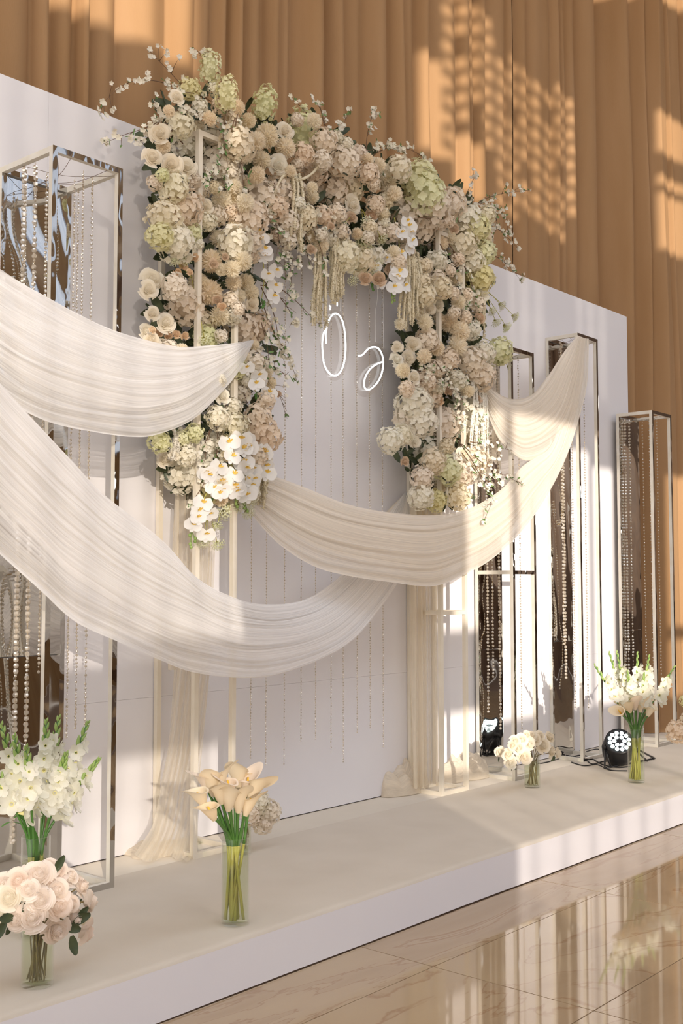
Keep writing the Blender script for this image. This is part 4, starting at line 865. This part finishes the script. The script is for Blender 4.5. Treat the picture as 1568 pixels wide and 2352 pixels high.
# gladioli
def glad_floret(seed):
    mb = MB(); RS = random.Random(seed)
    for k in range(6):
        a = k*PI/3; M = dirM((0, 0, 0), (0, 0, 1), a)
        petal(mb, M @ Matrix.Translation((.10, 0, .0)) @ Matrix.Rotation(-.55+(.18 if k % 2 else 0), 4, 'Y'), .72, .95, .10, .12, 4, 4, 0, .5, .06, RS.uniform(0, 6))
    mb.lathe([(.02, -.45), (.09, -.2), (.17, .08), (.12, .12)], 8, 1); return mb.mesh('floret', [M_glad, M_gladc])
GF = [glad_floret(s) for s in (1, 2)]
def gladiolus(P, r, wl, h, tip, nfl, fs, lab, yt, grp, bend=0, frac=.55, nb=5):
    T = at(*tip, yt); root = thing('gladiolus', lab, 'gladiolus', P, grp)
    mb = MB(); sp = stem_tube(mb, P, r, wl, T, .0042, mid=h)
    st = link('stem', mb.mesh('stem', [M_stem, M_stemy]), root); up = sp[8:]; dv = (sp[-1]-sp[-4]).normalized()
    seg = spline(up, 40)
    for i in range(nfl):
        k = int(40*(.95-frac)+ (frac-.18)*40*i/max(1, nfl-1)); k = max(2, min(36, k)); A = seg[k]; s = fs*(1.1-.45*i/max(1, nfl-1)); sd = (-1) ** i
        d = Vector((sd*.75+R.uniform(-.3, .3), -.9+R.uniform(-.3, .5), R.uniform(-.1, .5))); link('floret', R.choice(GF), root, aim(A+d.normalized()*s*.45, d, s))
    mb = MB()
    for j in range(nb+3):
        A = seg[max(0, 39-j*2)]; sd = (-1)**j; d = (dv+Vector((sd*.35, -.1, .1))).normalized(); s = .011+.0035*j
        M = dirM(A, d, 0) @ Matrix.Diagonal((.0045+.0006*j, .0045+.0006*j, s*1.6, 1)); b_ = MB(); b_.lathe([(0, 0), (.7, .25), (1, .5), (.6, .85), (0, 1.1)], 7); mb.xf(b_, M)
    link('buds', mb.mesh('buds', M_bud), st)
def blades(P, h, tips, yt, lab, grp, wd=.016):
    for i, t in enumerate(tips):
        T = at(*t, yt+.01*i); mb = MB(); A = P+Vector((R.uniform(-.02, .02), R.uniform(-.02, .02), .06)); B = P+Vector((R.uniform(-.02, .02), 0, h)); sp = spline([A, B, B.lerp(T, .6)+Vector((0, 0, .03)), T], 16)
        sv = Vector((_cy, -_sy, 0)); mb.grid(lambda a, t_: sp[int(round(a*15))]+sv*((t_-.5)*wd*math.sin(PI*min(1, .12+.88*a))**.6), 15, 2)
        tag(link('gladiolus_leaf', mb.mesh('gladiolus_leaf', M_stem)), lab % ordinal(i), 'leaf', grp)
P0 = vase('clear vase of tall white gladioli by the big left tower, partly behind roses', 79, 2150, .046, .315, .235)
for i, (tp, nf, yo, nm) in enumerate([((4,1668),7,.02,'leaning far left at the picture edge'),((33,1695),7,-.03,'short spike second from the left edge'),((106,1660),8,.02,'upright spike left of the middle pair'),((134,1652),8,.04,'tallest upright spike'),((200,1664),7,.0,'spike leaning right with green buds'),((224,1748),6,-.05,'spike bending lowest to the right'),((60,1720),7,-.09,'front spike with blooms over the vase'),((150,1735),8,-.09,'front spike right of the vase rim'),((-20,1760),5,-.02,'spike cut by the left picture edge')]):
    gladiolus(P0, .046, .235, .30, tp, nf, .046, 'white gladiolus in the left vase, '+nm, P0.y+yo, 'white gladioli in the left vase', frac=.56 if i != 5 else .7)
blades(P0, .31, [(-30,1850),(-10,1812),(30,1880),(2,1900)], P0.y-.02, 'green gladiolus leaf fanning left from the left vase, %s of four', 'gladiolus leaves')
# roses
RL = None
def rosebunch(P, r, wl, h, lst, kind, yc, rr, where, group, cpx, rad=.0023, leaves=0):
    n = len(lst); order = sorted(range(n), key=lambda i: lst[i][0]); s0 = mpp(P)
    for rank, i in enumerate(order):
        x, y, q = lst[i][:3]; k = lst[i][3] if len(lst[i]) > 3 else kind; dx, dz = (x-cpx[0])*s0, (cpx[1]-y)*s0
        yy = yc-math.sqrt(max(0, rr*rr-dx*dx-dz*dz))+(.02 if q < 20 else 0); C_ = at(x, y, yy); ctr = at(*cpx, yc)
        d = (C_-ctr).normalized()+Vector((0, -.35, .1)); root = thing('rose_stem', '%s rose, %s from the left in the %s' % ('white' if k == 'rw' else 'blush', ordinal(rank), where), 'rose', C_, group)
        s = q*mpp(C_)*(1.28 if kind == 'rb' else 1.1); link('bloom', R.choice(MH[k]), root, aim(C_, d, s))
        mb = MB(); stem_tube(mb, P, r, wl, C_-d.normalized()*s*.3, rad, mid=h); st = link('stem', mb.mesh('stem', [M_stemb, M_stemb]), root)
        if leaves and rank % 2 == 0:
            mb = MB()
            for _ in range(2): leafmesh(mb, C_-d.normalized()*s*.7+Vector((R.uniform(-.02, .02), 0, -.02)), (R.uniform(-1, 1), -1, R.uniform(-.3, .8)), R.uniform(.03, .045))
            link('leaf', mb.mesh('leaf', M_dleaf), st)
P = vase('clear vase of blush roses at the lower left corner, nearest the camera', 85, 2262, .046, .190, .150)
rosebunch(P, .046, .15, .18, [(88,2010,32,'rb'),(66,2043,22,'rb'),(92,2067,27,'rb'),(74,2105,30,'rb'),(35,2112,24,'rb'),(20,2062,27,'rw'),(10,2030,24,'rb'),(42,2022,24,'rb'),(130,1998,24,'rb'),(160,2014,22,'rb'),(132,2046,25,'rb'),(134,2082,27,'rb'),(163,2076,21,'rb'),(205,2070,25,'rb'),(170,2110,24,'rb'),(194,2104,19,'rw'),(130,2137,28,'rb'),(196,2142,26,'rb'),(8,2100,22,'rw'),(186,2036,23,'rb'),(112,1992,21,'rb'),(-6,2075,22,'rb'),(110,2030,18,'rb')],
          'rb', P.y+.02, .13, 'near left bouquet', 'blush roses in the near vase', (100, 2075), leaves=1)
mb = MB()
for (x, y, a, b_, s) in ((168,2120,1,.3,.055),(163,2150,.2,-1,.055),(30,2108,-1,.2,.05),(178,2108,1,.8,.04),(125,2003,.6,1,.05),(150,2128,1,-.4,.05),(12,2115,-.6,-.8,.05)):
    petal(mb, Matrix.Translation(at(x, y, P.y-.08)) @ Matrix.Rotation(-PI/2, 4, 'X').inverted() @ Matrix.Rotation(math.atan2(b_, a), 4, 'Z'), s*.55, s, .15, .2, 4, 4, 0, .8)
tag(link('rose_leaves', mb.mesh('rose_leaves', M_dleaf)), 'dark green rose leaves between the blush roses of the near bouquet', 'leaves')['kind'] = 'stuff'
P = vase('small clear vase of white roses in front of the tower beside the arch', 1222, 1808, .045, .185, .135)
rosebunch(P, .045, .135, .16, [(1148,1726,12),(1172,1752,15),(1166,1733,13),(1204,1738,18),(1190,1718,15),(1182,1702,13),(1198,1699,14),(1214,1708,15),(1230,1699,14),(1247,1713,18),(1262,1693,16),(1266,1726,15),(1281,1731,13),(1222,1690,12),(1176,1712,11),(1208,1689,11),(1240,1690,12)],
          'rw', P.y+.04, .18, 'small right bouquet', 'white roses in the small vase', (1218, 1722), leaves=1)
# hydrangea vase behind the callas
P = vase('small clear vase of white hydrangea half hidden behind the front callas', 557, 1962, .036, .15, .11)
for i, (x, y, q, nm) in enumerate([(592,1846,30,'upper'),(620,1864,27,'right'),(602,1892,25,'lower'),(575,1872,24,'left')]):
    C_ = at(x, y, P.y-.02-.02*(i % 2)); root = thing('hydrangea_stem', 'white hydrangea head, %s one behind the callas' % nm, 'hydrangea', C_, 'white hydrangeas behind the callas')
    link('bloom', MH['hw'][i % 3], root, aim(C_, (.3, -1, .3), q*mpp(C_))); mb = MB(); stem_tube(mb, P, .036, .11, C_, .003, mid=.14); link('stem', mb.mesh('stem', [M_stemb, M_stemb]), root)
# right vase: callas under gladioli
P = vase('clear vase of callas and gladioli at the right, before the far tower', 1461, 1797, .047, .30, .235)
callas(P, .047, .235, .29, [((1428,1642),(1404,1612),-.8),((1440,1630),(1425,1600),.3),((1447,1636),(1440,1602),-.8),((1458,1630),(1459,1600),-1),((1470,1636),(1472,1604),-.8),((1482,1632),(1486,1600),.2),((1486,1646),(1500,1614),-1),((1476,1622),(1492,1596),.8),((1450,1620),(1448,1596),.8)],
       .092, 'in the right vase', 'callas in the right vase', .05)
for i, (tp, nf, yo, nm) in enumerate([((1366,1530),7,.02,'leaning farthest left'),((1399,1502),7,.05,'second from left'),((1416,1500),7,.0,'tall one before the dark mirror'),((1463,1502),7,.03,'upright in the middle'),((1490,1508),7,.0,'just right of the middle'),((1548,1532),7,-.02,'leaning right with pale buds'),((1440,1545),6,-.05,'short one at front left'),((1478,1550),6,-.05,'short one at front right')]):
    gladiolus(P, .047, .235, .29, tp, nf, .05, 'white gladiolus in the right vase, '+nm, P.y+.03+yo, 'white gladioli in the right vase', frac=.46)
# bouquet cut by the right edge
P = vase('clear vase at the right picture edge under a blush bouquet', 1600, 1790, .045, .22, .16)
for i, (x, y, q, k, nm) in enumerate([(1556,1682,27,'hb','blush hydrangea head at the right picture edge'),(1590,1660,30,'hb','second blush hydrangea head, mostly outside the right edge'),(1575,1610,16,'hg','yellow green flower head at the right picture edge')]):
    C_ = at(x, y, P.y-.03); root = thing('hydrangea_stem', nm, 'hydrangea', C_, 'blooms at the right edge'); link('bloom', MH[k][i % 3], root, aim(C_, (-.5, -1, .2), q*mpp(C_))); mb = MB(); stem_tube(mb, P, .045, .16, C_, .003, mid=.2); link('stem', mb.mesh('stem', [M_stem, M_stemy]), root)
# ------------------------------------------------------------------ LED par light and cables
C_ = at(1421, 1708, -.50); nrm = Vector((-.62, -.42, .62)).normalized(); root = thing('par_light', 'black LED spotlight with bright white lenses on the stage behind the right vase', 'spotlight', atz(1428, 1755))
M = aim(C_+nrm*.03, nrm, 1, 0)
mb = MB(); b_ = MB(); b_.lathe([(.073, -.004), (.085, .004), (.088, -.02), (.092, -.04), (.098, -.09), (.092, -.14), (.068, -.19), (0, -.205)], 28); mb.xf(b_, M); b_ = MB(); b_.lathe([(0, -.003), (.076, -.003)], 28); mb.xf(b_, M); hs = link('housing', mb.mesh('housing', M_black), root)
k = 0; pts = [(0.030*math.cos(a*PI/3), .030*math.sin(a*PI/3)) for a in range(6)]+[(.058*math.cos(a*PI/6+.2), .058*math.sin(a*PI/6+.2)) for a in range(12)]
lens = MB(); lens.lathe([(0, .006), (.008, .005), (.0125, 0), (.0125, -.003)], 12); lm = lens.mesh('lens', M_led)
for x, y in pts: link('lens', lm, hs, M @ Matrix.Translation((x, y, 0)))
sx = (M.to_3x3() @ Vector((1, 0, 0))); sx.z *= .3; sx = Vector((.80, -.5, 0)).normalized()
for sg, ft in ((-1, (1388, 1768)), (-1, (1402, 1764)), (1, (1503, 1744)), (1, (1486, 1750))):
    A = C_-nrm*.03+sx*sg*.092; G = atz(*ft); mb = MB(); mb.tube([A, A.lerp(G, .5), G+Vector((0, 0, .006))], .006, 6); link('bracket', mb.mesh('bracket', M_black), root)
for sg in (-1, 1):
    A = C_-nrm*.03+sx*sg*.084; mb = MB(); mb.tube([A, A+sx*sg*.024], .016, 10); link('knob', mb.mesh('knob', M_black), root)
G1, G2 = atz(1392, 1766), atz(1500, 1745); mb = MB(); mb.tube([G1+Vector((0, 0, .006)), G2+Vector((0, 0, .006))], .006, 6); link('floor_bar', mb.mesh('floor_bar', M_black), root)
CB = [([(1308,1742),(1330,1736),(1352,1740),(1385,1758),(1420,1764),(1445,1762)], 'black cable running from the tower foot to the spotlight, nearest'),
      ([(1312,1752),(1340,1760),(1372,1758),(1400,1770),(1440,1772)], 'lower black cable looping in front of the spotlight'),
      ([(1300,1736),(1340,1744),(1360,1756),(1390,1750),(1430,1756)], 'black cable twisting through the other two'),
      ([(1345,1728),(1370,1722),(1392,1728),(1400,1738)], 'short black cable behind the tower foot'),
      ([(1108,1722),(1118,1742),(1135,1748),(1150,1744),(1170,1752),(1240,1755),(1290,1742),(1308,1740)], 'black cable trailing past the small rose vase to the towers')]
for pth, lb in CB:
    mb = MB(); mb.tube(spline([atz(a, b)+Vector((0, 0, .004)) for a, b in pth], 30), .0035, 6); tag(link('cable', mb.mesh('cable', M_cable)), lb, 'cable', 'black cables on the stage')
mb = MB()
for x, y, a in ((472, 1937, 2.6), (482, 1936, .3)): petal(mb, Matrix.Translation(atz(x, y)+Vector((0, 0, .004))) @ Matrix.Rotation(a, 4, 'Z'), .018, .032, .1, .1, 3, 2, 0, .7)
tag(link('fallen_leaf', mb.mesh('fallen_leaf', M_leaf)), 'small green leaf lying on the stage inside the left column foot', 'leaf')
